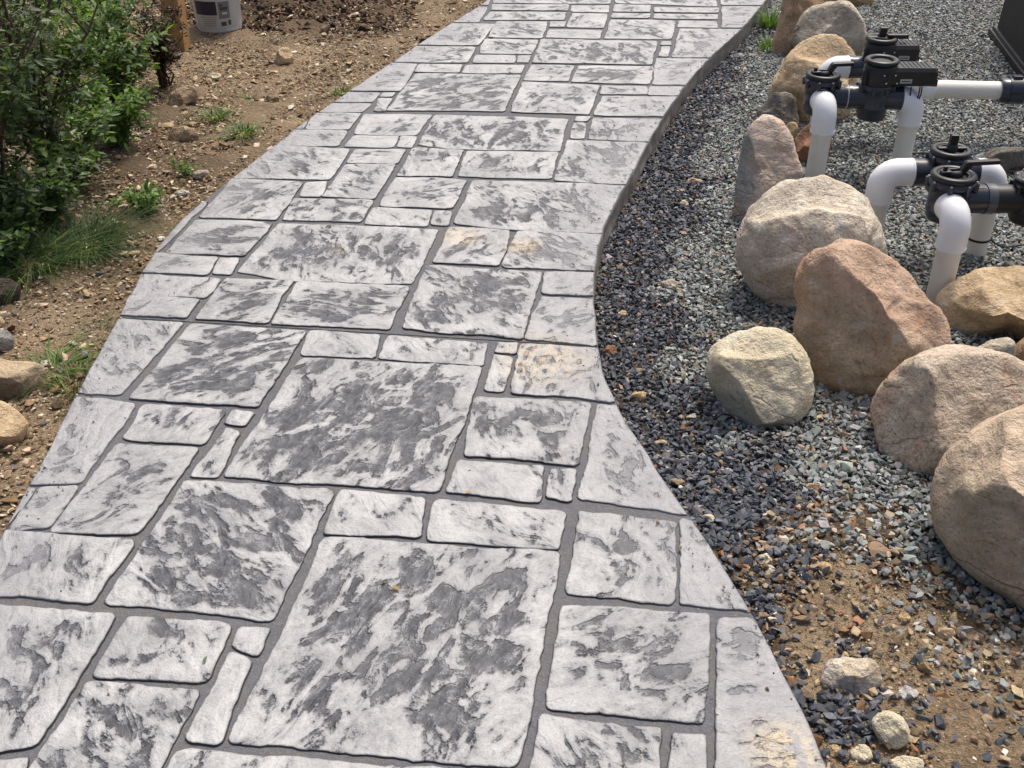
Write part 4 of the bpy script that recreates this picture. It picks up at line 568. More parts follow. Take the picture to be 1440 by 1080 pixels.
def ground():
    xs = axis_coords(-3.6, 3.6, 0.028, 150); ys = axis_coords(0.3, 8.2, 0.028, 150)
    X, Y = np.meshgrid(xs, ys); z = ground_z(X, Y)
    xl, xr = path_x(Y)
    wob = np.zeros_like(z); dark_soil = np.zeros_like(z)
    for j in range(len(ys)):
        for i in range(len(xs)):
            x, y = xs[i], ys[j]
            if abs(x) < 4 and 0 < y < 9: wob[j, i] = fbm(x, y, 5.0, 3.0)
    left = np.clip((xl-X)/0.25, 0, 1)
    onpath = (X > xl-0.02) & (X < xr+0.02)
    z = np.where(onpath, z, z+wob*(0.007+0.014*left))
    clods = np.exp(-(((X+1.22)/0.60)**2+((Y-6.28)/0.45)**2))
    dark_soil = np.clip(clods*1.6, 0, 1)+0.8*np.exp(-(((X+1.55)/0.55)**2+((Y-3.9)/0.9)**2))  # moist dug mound, plus a patch of darker soil under the shrubs
    right = (X > xr) & ~poly_in(X.reshape(-1), Y.reshape(-1), SOIL_PATCH).reshape(X.shape)
    dark_soil = np.where(right, 0.95, dark_soil)
    nx, ny = len(xs), len(ys)
    v = np.stack([X, Y, z], -1).reshape(-1, 3)
    idx = np.arange(nx*ny).reshape(ny, nx)
    f = np.stack([idx[:-1, :-1], idx[:-1, 1:], idx[1:, 1:], idx[1:, :-1]], -1).reshape(-1, 4)
    me = np_mesh('ground', v, f, 4)
    a = me.attributes.new('dark_soil', 'FLOAT', 'POINT'); a.data.foreach_set('value', np.clip(dark_soil, 0, 1).reshape(-1).astype(np.float32))
    me.polygons.foreach_set('use_smooth', np.ones(len(f), bool))
    tag(link('ground', me, M_SOIL), kind='structure')

def np_mesh(name, v, f, k):
    me = bpy.data.meshes.new(name); nf = len(f)
    me.vertices.add(len(v)); me.vertices.foreach_set('co', np.asarray(v, np.float32).reshape(-1))
    me.loops.add(nf*k); me.loops.foreach_set('vertex_index', np.asarray(f, np.int32).reshape(-1))
    me.polygons.add(nf); me.polygons.foreach_set('loop_start', np.arange(0, nf*k, k, dtype=np.int32))
    me.polygons.foreach_set('loop_total', np.full(nf, k, np.int32))
    me.update(calc_edges=True); me.polygons.foreach_set('use_smooth', np.zeros(nf, bool))
    return me
ground()

# ------------------------------------------------------------------ the path: a slab with the stamped stones on it
def clip_half(poly, a, b, keep):
    out = []; n = len(poly)
    sd = lambda p: keep*((b[0]-a[0])*(p[1]-a[1])-(b[1]-a[1])*(p[0]-a[0]))
    for i in range(n):
        p, q = poly[i], poly[(i+1) % n]; sp, sq = sd(p), sd(q)
        if sp >= 0: out.append(p)
        if (sp >= 0) != (sq >= 0):
            t = sp/(sp-sq); out.append((p[0]+t*(q[0]-p[0]), p[1]+t*(q[1]-p[1])))
    return out

def path_slab():
    rng = random.Random(4)
    outline = [(x, y) for x, y in zip(LEFT_X, LEFT_Y)][::-1]+[(x, y) for x, y in zip(RIGHT_X, RIGHT_Y)]
    a, b = CRACK; mb = MB()
    d = Vector((b[0]-a[0], b[1]-a[1])).normalized(); nrm = Vector((-d.y, d.x))*0.0028
    for keep in (1, -1):
        aa = (a[0]+nrm.x*keep, a[1]+nrm.y*keep); bb = (b[0]+nrm.x*keep, b[1]+nrm.y*keep)
        p = clip_half(outline, aa, bb, keep)
        ar = sum(p[i][0]*p[(i+1) % len(p)][1]-p[(i+1) % len(p)][0]*p[i][1] for i in range(len(p)))
        if ar < 0: p = p[::-1]
        n = len(p)
        lv = [-0.0068, -0.045, -0.075, -0.16]
        vs = []
        for k, z in enumerate(lv):
            for (x, y) in p:
                w = 0.0 if k == 0 else 0.004*noise.noise((x*9, y*9, z*60))
                vs.append((x+w, y, z))
        fs = [tuple(range(n))]
        for k in range(len(lv)-1):
            for i in range(n):
                i2 = (i+1) % n; fs.append((k*n+i, (k+1)*n+i, (k+1)*n+i2, k*n+i2))
        mb.add(vs, fs, False)
    o = mb.build('path', M_JOINT); o.data.materials.append(M_SIDE)
    for f in o.data.polygons:
        if abs(f.normal.z) < 0.5: f.material_index = 1
    tag(o, kind='structure')
    return o

def near_edge(x, y):
    xl, xr = path_x(y); return min(abs(x-xl), abs(x-xr))

def stone_mesh(poly, i):
    rng = random.Random(i*7+1)
    P = [Vector(p) for p in poly]
    ar = sum(P[k].x*P[(k+1) % len(P)].y-P[(k+1) % len(P)].x*P[k].y for k in range(len(P)))
    if ar < 0: P = P[::-1]
    size = math.sqrt(abs(ar)/2)
    # round the corners that are not on the cut edge, then space points evenly
    rad = min(0.016, size*0.14)
    Q = []
    n = len(P)
    for k in range(n):
        p, a, b = P[k], P[k-1], P[(k+1) % n]
        if near_edge(p.x, p.y) < 0.012: Q.append(p); continue
        da = (a-p); db = (b-p); r = min(rad*rng.uniform(0.5, 1.3), da.length*0.35, db.length*0.35)
        p0 = p+da.normalized()*r; p1 = p+db.normalized()*r
        for t in (0, 0.25, 0.5, 0.75, 1.0): Q.append(p0*(1-t)**2+p*2*t*(1-t)+p1*t*t)
    step = 0.012 if P[0].y < 3.2 else 0.018
    D = []
    for k in range(len(Q)):
        a, b = Q[k], Q[(k+1) % len(Q)]; m = max(1, int((b-a).length/step))
        for t in range(m): D.append(a.lerp(b, t/m))
    n = len(D); W = []
    for k in range(n):
        p = D[k]; tdir = (D[(k+1) % n]-D[k-1]);
        if tdir.length < 1e-6: tdir = Vector((1, 0))
        nr = Vector((tdir.y, -tdir.x)).normalized()
        fr = near_edge(p.x, p.y) < 0.012
        amp = 0.0 if fr else 1.0
        j = 0.0085*noise.noise((p.x*7, p.y*7, i*3.1))+0.0040*noise.noise((p.x*34, p.y*34, i*1.7))+0.0024*noise.noise((p.x*110, p.y*110, i))
        W.append(p+nr*(j+0.0022)*amp)
    # remove points that come too close
    C = [W[0]]
    for p in W[1:]:
        if (p-C[-1]).length > step*0.4: C.append(p)
    if (C[0]-C[-1]).length < step*0.4: C.pop()
    n = len(C)
    nrm = []
    for k in range(n):
        t = C[(k+1) % n]-C[k-1]; nrm.append(Vector((t.y, -t.x)).normalized())
    ins = min(0.0035, size*0.04)
    I = [C[k]-nrm[k]*ins for k in range(n)]
    cx = np.array([(p.x, p.y) for p in C])
    def edist(x, y):
        a = cx; b = np.roll(cx, -1, 0); d = b-a; w = np.array([x, y])-a
        t = np.clip((w*d).sum(1)/((d*d).sum(1)+1e-12), 0, 1); r = w-d*t[:, None]
        return math.sqrt((r*r).sum(1).min())
    def inside(x, y):
        a = cx; b = np.roll(cx, -1, 0); c = (a[:, 1] > y) != (b[:, 1] > y)
        xx = a[:, 0]+(y-a[:, 1])*(b[:, 0]-a[:, 0])/np.where(b[:, 1] == a[:, 1], 1e-9, b[:, 1]-a[:, 1])
        return (np.count_nonzero(c & (x < xx)) % 2) == 1
    g = (0.016 if P[0].y < 2.6 else 0.026)
    x0, y0 = cx.min(0); x1, y1 = cx.max(0); pts = []
    for yy in np.arange(y0+g/2, y1, g):
        for xx in np.arange(x0+g/2, x1, g):
            x = xx+rng.uniform(-.25, .25)*g; y = yy+rng.uniform(-.25, .25)*g
            if inside(x, y) and edist(x, y) > ins+g*0.45: pts.append(Vector((x, y)))
    vin = I+pts
    r = delaunay_2d_cdt(vin, [], [list(range(n))], 1, 1e-5)
    tv = r[0]; tf = r[2]
    vs = []; edge = []; ang = rng.uniform(-0.75, 0.55) if rng.random() < 0.7 else rng.uniform(0.8, 1.9)
    dz = rng.uniform(-0.0015, 0.001)
    for p in tv:
        e = edist(p.x, p.y); edge.append(e)
        und = 0.0018*noise.noise((p.x*6, p.y*6, i*2.3))+0.0016*noise.noise((p.x*20, p.y*11, i*5.3))*min(1, e/0.03)
        vs.append((p.x, p.y, dz+und-0.001))
    nt = len(vs)
    for k in range(n): vs.append((C[k].x, C[k].y, dz-0.0022)); edge.append(0.0)
    for k in range(n):
        fr = near_edge(C[k].x, C[k].y) < 0.012
        q = C[k]+nrm[k]*(0.0 if fr else 0.0018); vs.append((q.x, q.y, -0.0092)); edge.append(0.0)
    fs = [tuple(f) for f in tf]; sm = [True]*len(fs)
    mp = {}
    for newi, orig in enumerate(r[3]):
        for o_ in orig: mp[o_] = newi
    for k in range(n):
        k2 = (k+1) % n
        if k in mp and k2 in mp and mp[k] != mp[k2]:
            fs.append((mp[k], nt+k, nt+k2, mp[k2])); sm.append(True)
        fs.append((nt+k, nt+n+k, nt+n+k2, nt+k2)); sm.append(False)
    me = bpy.data.meshes.new('stone'); me.from_pydata(vs, [], fs)
    me.polygons.foreach_set('use_smooth', sm)
    bm = bmesh.new(); bm.from_mesh(me); bmesh.ops.recalc_face_normals(bm, faces=bm.faces)
    if sum(f.normal.z*f.calc_area() for f in bm.faces) < 0: bmesh.ops.reverse_faces(bm, faces=bm.faces)
    bm.to_mesh(me); bm.free()
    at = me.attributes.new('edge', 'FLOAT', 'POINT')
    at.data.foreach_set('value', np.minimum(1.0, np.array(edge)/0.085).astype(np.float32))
    tone = rng.uniform(-0.15, 0.6)+max(-0.3, min(0.45, (size-0.15)*1.6))-0.38*float(smooth(2.4, 4.6, P[0].y))
    at = me.attributes.new('tone', 'FLOAT', 'POINT'); at.data.foreach_set('value', np.full(len(vs), tone, np.float32))
    mg = []
    for v in vs:
        d = near_edge(v[0], v[1]); mg.append(max(0.0, 1-d/0.28))
    at = me.attributes.new('margin', 'FLOAT', 'POINT'); at.data.foreach_set('value', np.array(mg, np.float32))
    uvl = me.uv_layers.new(name='UVMap'); ox, oy = rng.uniform(0, 40), rng.uniform(0, 40)
    ca, sa = math.cos(ang), math.sin(ang)
    li = np.zeros(len(me.loops), np.int32); me.loops.foreach_get('vertex_index', li)
    vv = np.array(vs)[li]
    uvl.data.foreach_set('uv', np.stack([vv[:, 0]*ca-vv[:, 1]*sa+ox, vv[:, 0]*sa+vv[:, 1]*ca+oy], -1).astype(np.float32).reshape(-1))
    return me

PATH = path_slab()
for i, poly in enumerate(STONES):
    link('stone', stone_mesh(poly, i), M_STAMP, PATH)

# ------------------------------------------------------------------ boulders and loose rocks
def rock_mesh(name, C, axis, ring, depth, res=48, lump=0.05, cuts=5, boxy=0.85, seed=0, fine=0.012, faces=()):
    rng = random.Random(seed)
    C = Vector(C); ax = Vector(axis).normalized(); right = Vector((1, 0, 0)); right = (right-ax*right.dot(ax)).normalized(); up = ax.cross(right).normalized()
    if up.z < 0: up = -up
    nr = len(ring); rm = sum(ring)/nr; nth = res*2; nph = res
    planes = []
    for _ in range(int(cuts*1.7)):
        d = Vector((rng.gauss(0, 1), rng.gauss(0, 1), rng.gauss(0, 1))).normalized()
        planes.append((d, rng.uniform(0.56, 0.86)))
    vs = []; fs = []
    def pt(th, ph):
        k = th/(2*math.pi)*nr; i0 = int(k) % nr; t = k-int(k); rr = ring[i0]*(1-t)+ring[(i0+1) % nr]*t
        c, s = math.cos(ph), math.sin(ph)
        c2 = abs(c)**boxy; s2 = math.copysign(abs(s)**boxy, s)
        u = Vector((math.cos(th)*c2, math.sin(th)*c2, s2))
        for d, o in planes:
            lim = d.dot(u)
            wgt = 1-abs(c2)**14                 # leave the outline alone
            if lim > o: u = u-d*(lim-o)*0.97*wgt
        for d, o in faces:
            lim = d.dot(u)
            if lim > o: u = u-d*(lim-o)*0.92
        p = right*u.x*rr+up*u.y*rr+ax*u.z*depth
        L = rm*2
        n = noise.fractal((p.x/L*3+seed, p.y/L*3, p.z/L*3), 0.9, 2.0, 3)*lump*rm
        n += noise.fractal((p.x/L*11, p.y/L*11+seed, p.z/L*11), 0.8, 2.1, 3)*fine*rm
        n -= max(0.0, 0.10-abs(noise.noise((p.x/L*4.2+seed*2, p.y/L*4.2, p.z/L*6.0))))*0.30*rm*lump/0.06*0.55
        return p+p.normalized()*n
    vs.append(pt(0, -math.pi/2))
    for j in range(1, nph):
        ph = -math.pi/2+math.pi*j/nph
        for i in range(nth): vs.append(pt(2*math.pi*i/nth, ph))
    vs.append(pt(0, math.pi/2))
    for i in range(nth):
        i2 = (i+1) % nth
        fs.append((0, 1+i2, 1+i)); e = 1+(nph-2)*nth
        fs.append((e+i, e+i2, len(vs)-1))
    for j in range(nph-2):
        for i in range(nth):
            i2 = (i+1) % nth; a = 1+j*nth
            fs.append((a+i, a+i2, a+nth+i2, a+nth+i))
    me = bpy.data.meshes.new(name); me.from_pydata([tuple(v) for v in vs], [], fs)
    me.polygons.foreach_set('use_smooth', [True]*len(fs))
    bm = bmesh.new(); bm.from_mesh(me); bmesh.ops.recalc_face_normals(bm, faces=bm.faces); bm.to_mesh(me); bm.free()
    return me

ROCKM = {
 'tan': mat_rock('rock_tan', (0.44, 0.315, 0.185), (0.60, 0.455, 0.285), (0.66, 0.54, 0.38)),
 'beige': mat_rock('rock_beige', (0.50, 0.42, 0.32), (0.68, 0.59, 0.47), (0.56, 0.45, 0.39), grain=0.8, scale=1.4),
 'rust': mat_rock('rock_rust', (0.40, 0.275, 0.19), (0.53, 0.385, 0.275), (0.53, 0.28, 0.155), (1, 1, 0.6), scale=0.9, band=((0.38, 0.295, 0.20), (-0.7, -0.5, -0.5), 0.03)),  # band paints the shaded lower left a little darker
 'cream': mat_rock('rock_cream', (0.56, 0.48, 0.33), (0.72, 0.63, 0.45), (0.76, 0.68, 0.51), scale=1.2, band=((0.34, 0.31, 0.24), (-0.45, -0.6, -0.75), 0.075)),  # band: shade put into the colour low on the near side
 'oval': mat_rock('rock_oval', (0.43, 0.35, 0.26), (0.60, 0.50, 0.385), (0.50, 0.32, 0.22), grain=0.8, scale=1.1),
 'giant': mat_rock('rock_giant', (0.45, 0.355, 0.25), (0.58, 0.45, 0.32), (0.60, 0.39, 0.26), (1, 1, 2.0), grain=0.6, scale=0.8, band=((0.40, 0.335, 0.24), (-0.6, -0.5, -0.5), 0.05)),  # lower left, away from the sun, painted darker as shade
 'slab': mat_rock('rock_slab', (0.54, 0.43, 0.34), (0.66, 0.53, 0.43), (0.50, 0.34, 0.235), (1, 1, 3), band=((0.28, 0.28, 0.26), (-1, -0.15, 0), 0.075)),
 'greybeige': mat_rock('rock_grey_beige', (0.42, 0.36, 0.275), (0.57, 0.50, 0.40), (0.38, 0.31, 0.225), scale=1.5, grain=0.7),
 'brown': mat_rock('rock_brown', (0.30, 0.195, 0.11), (0.45, 0.31, 0.185), (0.24, 0.155, 0.09), (1, 1, 0.4)),
 'slate': mat_rock('rock_slate', (0.15, 0.135, 0.115), (0.25, 0.23, 0.20), (0.22, 0.135, 0.085), scale=2),
 'gold': mat_rock('rock_gold', (0.44, 0.30, 0.155), (0.55, 0.41, 0.24), (0.50, 0.36, 0.2)),
 'brick': mat_rock('rock_brick', (0.25, 0.125, 0.07), (0.34, 0.19, 0.11), (0.29, 0.15, 0.085)),
 'redgrey': mat_rock('rock_red_grey', (0.11, 0.105, 0.095), (0.18, 0.17, 0.15), (0.34, 0.15, 0.11), scale=1.6),
 'white': mat_rock('rock_white', (0.50, 0.47, 0.42), (0.64, 0.61, 0.55), (0.58, 0.48, 0.34), scale=2),
 'grey': mat_rock('rock_grey', (0.20, 0.19, 0.17), (0.33, 0.32, 0.30), (0.28, 0.24, 0.19), scale=2),
 'soil': mat_rock('rock_soil', (0.27, 0.195, 0.12), (0.42, 0.32, 0.20), (0.20, 0.14, 0.085), scale=2),
 'dark': mat_rock('rock_dark', (0.05, 0.038, 0.028), (0.085, 0.065, 0.05), (0.06, 0.06, 0.045), scale=2),
 'topped': mat_rock('rock_topped', (0.38, 0.30, 0.20), (0.50, 0.39, 0.255), (0.56, 0.36, 0.19), band=((0.15, 0.12, 0.08), (0.25, -0.85, -0.6), 0.012)),  # the dark front is shade painted into the colour
 'chalk': mat_rock('rock_chalk', (0.55, 0.44, 0.30), (0.68, 0.60, 0.48), (0.72, 0.68, 0.61), scale=3, band=((0.30, 0.275, 0.25), (0.15, -0.8, -0.6), 0.012)),  # band darkens the low front
}
# key: (name, material, label, category, group, resolution, lump, cuts, boxy, outline wobble)
W1 = 'boulders edging the gravel bed'; W2 = 'loose stones in the gravel'; W3 = 'stones on the soil bank'
RK = {
 'beige_big': ('boulder','beige','big rounded speckled beige boulder just in front of the front elbow pipe','boulder',W1,60,.06,5,.86),
 'rust_big': ('boulder','rust','rust-brown boulder with ridged top between the speckled beige and tan flat boulders','boulder',W1,64,.09,7,.84),
 'cream': ('boulder','cream','pale cream boulder standing alone in the gravel in front of the row','boulder',W1,56,.06,6,.80),
 'tan_flat': ('boulder','tan','flat-topped tan boulder at the foot of the front white elbow pipe','boulder',W1,52,.06,5,.78),
 'beige_oval': ('boulder','oval','grey-beige oval boulder with reddish patch, second from the front of the row','boulder',W1,60,.05,4,.90),
 'giant': ('boulder','giant','largest boulder, brown with pinkish top, cut by the right edge of the picture','boulder',W1,64,.05,4,.88),
 'slab': ('boulder','slab','tall split slab boulder with grey side and pinkish layered face','boulder',W1,56,.08,6,.72),
 'tan_back': ('boulder','tan','large smooth tan boulder behind the near valve, left of the motor box','boulder',W1,52,.06,5,.82),
 'grey_back': ('boulder','greybeige','grey-beige rounded boulder behind the large smooth tan one','boulder',W1,52,.07,6,.86),
 'brown_back': ('boulder','brown','brown craggy boulder beside the grass at the far path edge','boulder',W1,44,.09,6,.80),
 'tan_far': ('boulder','gold','farthest tan boulder, only its base showing at the top of the picture','boulder',W1,36,.06,5,.84),
 'dark_wedge': ('boulder','slate','dark grey-brown wedge rock wedged above the pinkish slab boulder','boulder',W1,40,.10,6,.80),
 'small_tan': ('boulder','gold','small golden tan rock tucked behind the dark wedge rock','boulder',W1,28,.06,4,.84),
 'tiny_tan': ('rock','gold','tiny cream rock lodged between the dark wedge and the slab boulder','rock',W1,22,.06,4,.84),
 'rust_round': ('boulder','brick','reddish brown round boulder half hidden behind the near white pipe','boulder',W1,40,.05,4,.86),
 'grey_wedge': ('rock','greybeige','small pale grey rock wedged under the tan flat boulder','rock',W1,26,.09,5,.80),
 'brown_edge': ('boulder','brown','dark brown boulder peeping out between the tan flat and oval boulders','boulder',W1,32,.06,5,.84),
 'red_grey': ('boulder','redgrey','dark grey rock with red patch lying behind the front valves','boulder',W1,36,.07,5,.76),
 'left_block': ('rock','topped','angular block with pale orange top and shaded front beside the grass tuft','rock',W3,44,.07,7,.72),
 'left_tan': ('rock','tan','smooth tan rock at the left picture edge below the angular block','rock',W3,40,.04,5,.78),
 'left_grey': ('rock','grey','round grey rock at the left edge above the angular block','rock',W3,26,.06,4,.84),
 'left_pink': ('rock','tan','small pinkish rock at the left edge above the round grey rock','rock',W3,18,.06,4,.84),
 'left_dark': ('rock','dark','dark brown rock under the grass at the left edge','rock',W3,28,.06,4,.80),
 'bank_upper': ('rock','soil','rough brown rock at the foot of the weeds near the post','rock',W3,36,.09,5,.84),
 'bank_lower': ('rock','soil','rough brown rock lying nearer than its twin by the weeds','rock',W3,36,.08,5,.84),
 'bank_pale': ('rock','tan','pale tan rock alone on the bare soil between post and path','rock',W3,32,.08,6,.78),
 'bank_brown': ('rock','soil','small brown stone just below the pale tan rock','rock',W3,20,.08,5,.84),
 'bank_flat': ('rock','cream','pale flat stone a little in front of the wooden post','rock',W3,20,.08,5,.80),
 'edge_flat': ('rock','greybeige','long pale stone beside the path edge near the low weed','rock',W3,20,.08,5,.80),
 'edge_small': ('rock','white','small whitish stone just in front of the long pale stone','rock',W3,16,.08,5,.80),
 'weed_pale': ('rock','cream','pale oval pebble at the foot of the leafy weeds','rock',W3,16,.06,4,.80),
 'tan_white': ('rock','chalk','large chalky angular rock with orange top lying on the near soil','rock',W2,44,.09,9,.74),
 'tan_egg': ('rock','cream','smooth tan egg-shaped rock just below the large chalky rock','rock',W2,40,.05,5,.82),
 'white_chip': ('rock','white','jagged white chip between the chalky rock and the egg-shaped rock','rock',W2,20,.15,6,.74),
 'cream_chip': ('rock','cream','square cream chip left of and below the egg-shaped rock','rock',W2,20,.10,7,.70),
 'tan_slab': ('rock','cream','flat cream stone cut by the bottom edge of the picture','rock',W2,22,.07,6,.72),
 'ochre_chip': ('rock','gold','ochre chip by the path edge at the bottom of the picture','rock',W2,16,.10,6,.74),
 'cream_gravel': ('rock','cream','cream lump among dark gravel where the soil begins','rock',W2,18,.12,6,.78),
 'flat_a': ('rock','gold','flat buff flake lying in the gravel left of the largest boulder','rock',W2,16,.08,6,.74),
 'flat_b': ('rock','greybeige','long flat grey-buff flake at the upper end of the soil patch','rock',W2,16,.08,6,.74),
 'round_tan': ('rock','gold','rounded ochre pebble in the middle of the soil patch','rock',W2,16,.08,4,.84),
 'soil_tan': ('rock','tan','pale tan stone on the soil below the largest boulder','rock',W2,18,.09,6,.76),
 'soil_round': ('rock','gold','round golden pebble on the soil near the green sprout','rock',W2,16,.06,4,.84),
 'soil_right': ('rock','white','whitish oval pebble under the largest boulder at the right edge','rock',W2,16,.06,4,.80),
 'gravel_top': ('rock','tan','pinkish tan stone on the dark gravel beside the slab boulder','rock',W2,18,.09,6,.78),
 'gravel_grass': ('rock','greybeige','greenish pale stone with a grass blade over it','rock',W2,18,.09,6,.80),
 'gravel_mid': ('rock','cream','small cream stone just below the pinkish tan stone in the gravel','rock',W2,14,.08,5,.80),
 'gravel_left': ('rock','tan','buff stone in the gravel beside the narrowest bend of the path','rock',W2,14,.08,5,.80),
 'gravel_tan': ('rock','gold','long buff stone in dark gravel left of the cream boulder','rock',W2,18,.09,6,.76),
 'gravel_flat': ('rock','tan','flat yellowish pebble by the path edge below the long buff stone','rock',W2,14,.06,5,.78),
 'gravel_white': ('rock','white','bright white pebble in the dark gravel below the cream boulder','rock',W2,14,.08,5,.80),
 'gravel_cream': ('rock','cream','yellowish oval pebble near the path edge above the cream lump','rock',W2,14,.06,4,.84),
 'rust_clod': ('rock','brick','rusty brown clod against the path side at the control joint','rock',W2,16,.15,5,.84),
 'slab_chip': ('rock','greybeige','flat buff chip lying against the top of the cream boulder','rock',W2,16,.08,6,.72),
 'tan_chip': ('rock','tan','small buff chip between the cream and speckled beige boulders','rock',W2,12,.08,5,.78),
}
def V3(x, y, z): return Vector((x, y, z)).normalized()
FACES = {                                   # broad split faces: direction (across, up, towards the walker) and how deep they cut
 'slab': [(V3(-0.78, 0.0, 0.62), 0.66), (V3(0.30, 0.25, 0.92), 0.66)],
 'rust_big': [(V3(0.42, 0.62, 0.66), 0.70), (V3(-0.45, -0.35, 0.82), 0.74), (V3(0.1, -0.75, 0.65), 0.78)],
 'cream': [(V3(0.15, 0.55, 0.8), 0.80), (V3(-0.6, -0.5, 0.6), 0.76)],
 'tan_flat': [(V3(0.0, 0.62, 0.78), 0.62), (V3(-0.2, -0.8, 0.6), 0.7)],
 'left_block': [(V3(0.0, 0.8, 0.6), 0.50), (V3(0.1, -0.55, 0.83), 0.55), (V3(0.8, -0.2, 0.5), 0.6)],
 'left_tan': [(V3(0.3, 0.5, 0.8), 0.55), (V3(0.2, -0.9, 0.4), 0.6)],
 'tan_white': [(V3(0.1, 0.7, 0.7), 0.50), (V3(-0.1, -0.5, 0.85), 0.58), (V3(0.75, -0.2, 0.6), 0.55)],
 'dark_wedge': [(V3(-0.5, 0.3, 0.8), 0.5), (V3(0.6, 0.0, 0.8), 0.55)],
 'brown_back': [(V3(-0.6, 0.2, 0.75), 0.55), (V3(0.4, 0.5, 0.75), 0.6)],
 'cream_chip': [(V3(0.0, 0.4, 0.9), 0.4)], 'white_chip': [(V3(0.1, 0.5, 0.85), 0.35)], 'tan_slab': [(V3(0.0, 0.5, 0.85), 0.45)],
}
for si, (key, (nm, mt, lab, cat, grp, res, lump, cuts, boxy)) in enumerate(RK.items()):
    C, ax, ring, dep = ROCKS[key]
    o = link(nm, rock_mesh(nm, C, ax, ring, dep, res, lump, cuts, boxy, si*3+2, 0.022 if res < 30 else 0.016, FACES.get(key, ())), ROCKM[mt])
    o.location = C; tag(o, lab, cat, grp)

# ------------------------------------------------------------------ gravel, soil chips, clods
def hull(seed, npts, flat=1.0):
    rng = random.Random(seed); bm = bmesh.new()
    for _ in range(npts):
        d = Vector((rng.gauss(0, 1), rng.gauss(0, 1), rng.gauss(0, 1))).normalized()*rng.uniform(0.8, 1.1); d.z *= flat; bm.verts.new(d)
    r = bmesh.ops.convex_hull(bm, input=bm.verts)
    bmesh.ops.delete(bm, geom=list({g for g in r['geom_interior']+r['geom_unused'] if isinstance(g, bmesh.types.BMVert)}), context='VERTS')
    bmesh.ops.triangulate(bm, faces=bm.faces); bmesh.ops.recalc_face_normals(bm, faces=bm.faces)
    bm.verts.ensure_lookup_table()
    v = np.array([tuple(q.co) for q in bm.verts]); f = np.array([[q.index for q in fc.verts] for fc in bm.faces]); bm.free()
    return v, f

HULLS = [hull(s, 10+s % 4) for s in range(18)]

def scatter(name, pos, size, flat, tint, mat, seed=1, tilt=0.35):
    """one mesh of many angular chips; pos (n,3), size (n,), flat (n,), tint (n,3)"""
    rng = np.random.default_rng(seed); n = len(pos)
    var = rng.integers(0, len(HULLS), n); VV = []; FF = []; CC = []; off = 0
    for k, (hv, hf) in enumerate(HULLS):
        ix = np.where(var == k)[0]
        if not len(ix): continue
        m = len(ix); az = rng.uniform(0, 2*np.pi, m); tx = rng.normal(0, tilt, m); ty = rng.normal(0, tilt, m)
        S = np.stack([size[ix]*rng.uniform(0.9, 1.5, m), size[ix]*rng.uniform(0.6, 1.0, m), size[ix]*flat[ix]], -1)
        p = hv[None]*S[:, None]
        c, s = np.cos(tx)[:, None], np.sin(tx)[:, None]; y = p[..., 1]*c-p[..., 2]*s; z = p[..., 1]*s+p[..., 2]*c; x = p[..., 0]
        c, s = np.cos(ty)[:, None], np.sin(ty)[:, None]; x, z = x*c+z*s, -x*s+z*c
        c, s = np.cos(az)[:, None], np.sin(az)[:, None]; x, y = x*c-y*s, x*s+y*c
        p = np.stack([x, y, z], -1)+pos[ix][:, None]
        VV.append(p.reshape(-1, 3)); FF.append((hf[None]+(np.arange(m)*len(hv))[:, None, None]+off).reshape(-1, 3))
        CC.append(np.repeat(tint[ix], len(hv), 0)); off += m*len(hv)
    v = np.concatenate(VV); f = np.concatenate(FF); c = np.concatenate(CC)
    me = np_mesh(name, v, f, 3)
    a = me.attributes.new('tint', 'FLOAT_COLOR', 'POINT')
    a.data.foreach_set('color', np.concatenate([c, np.ones((len(c), 1))], 1).astype(np.float32).reshape(-1))
    return link(name, me, mat)

def jgrid(x0, x1, y0, y1, step, rng):
    X, Y = np.meshgrid(np.arange(x0, x1, step), np.arange(y0, y1, step))
    p = np.stack([X, Y], -1).reshape(-1, 2)+rng.uniform(-0.55, 0.55, (X.size, 2))*step
    return p[:, 0], p[:, 1]

def vnoise(x, y, s, seed):
    """cheap smooth value noise in numpy"""
    rng = np.random.default_rng(seed); T = rng.uniform(0, 1, (64, 64)); u = x*s+100; v = y*s+100
    i = np.floor(u).astype(int); j = np.floor(v).astype(int); a = u-i; b = v-j; a = a*a*(3-2*a); b = b*b*(3-2*b)
    g = lambda i, j: T[i % 64, j % 64]
    return (g(i, j)*(1-a)+g(i+1, j)*a)*(1-b)+(g(i, j+1)*(1-a)+g(i+1, j+1)*a)*b

def seen(x, y, margin=0.35):
    """the stretch of ground worth covering with single chips"""
    f = y*math.cos(R(33.4))+1.6*math.sin(R(33.4))
    return (np.abs(x) < f*0.48+margin) & (y > 0.95) & (y < 7.3)

def pick(rng, n, table):
    w = np.array([t[0] for t in table], float); w /= w.sum(); k = rng.choice(len(table), n, p=w)
    c = np.array([t[1] for t in table])[k]; return c*rng.uniform(0.7, 1.3, (n, 1))*rng.uniform(0.94, 1.06, (n, 3))

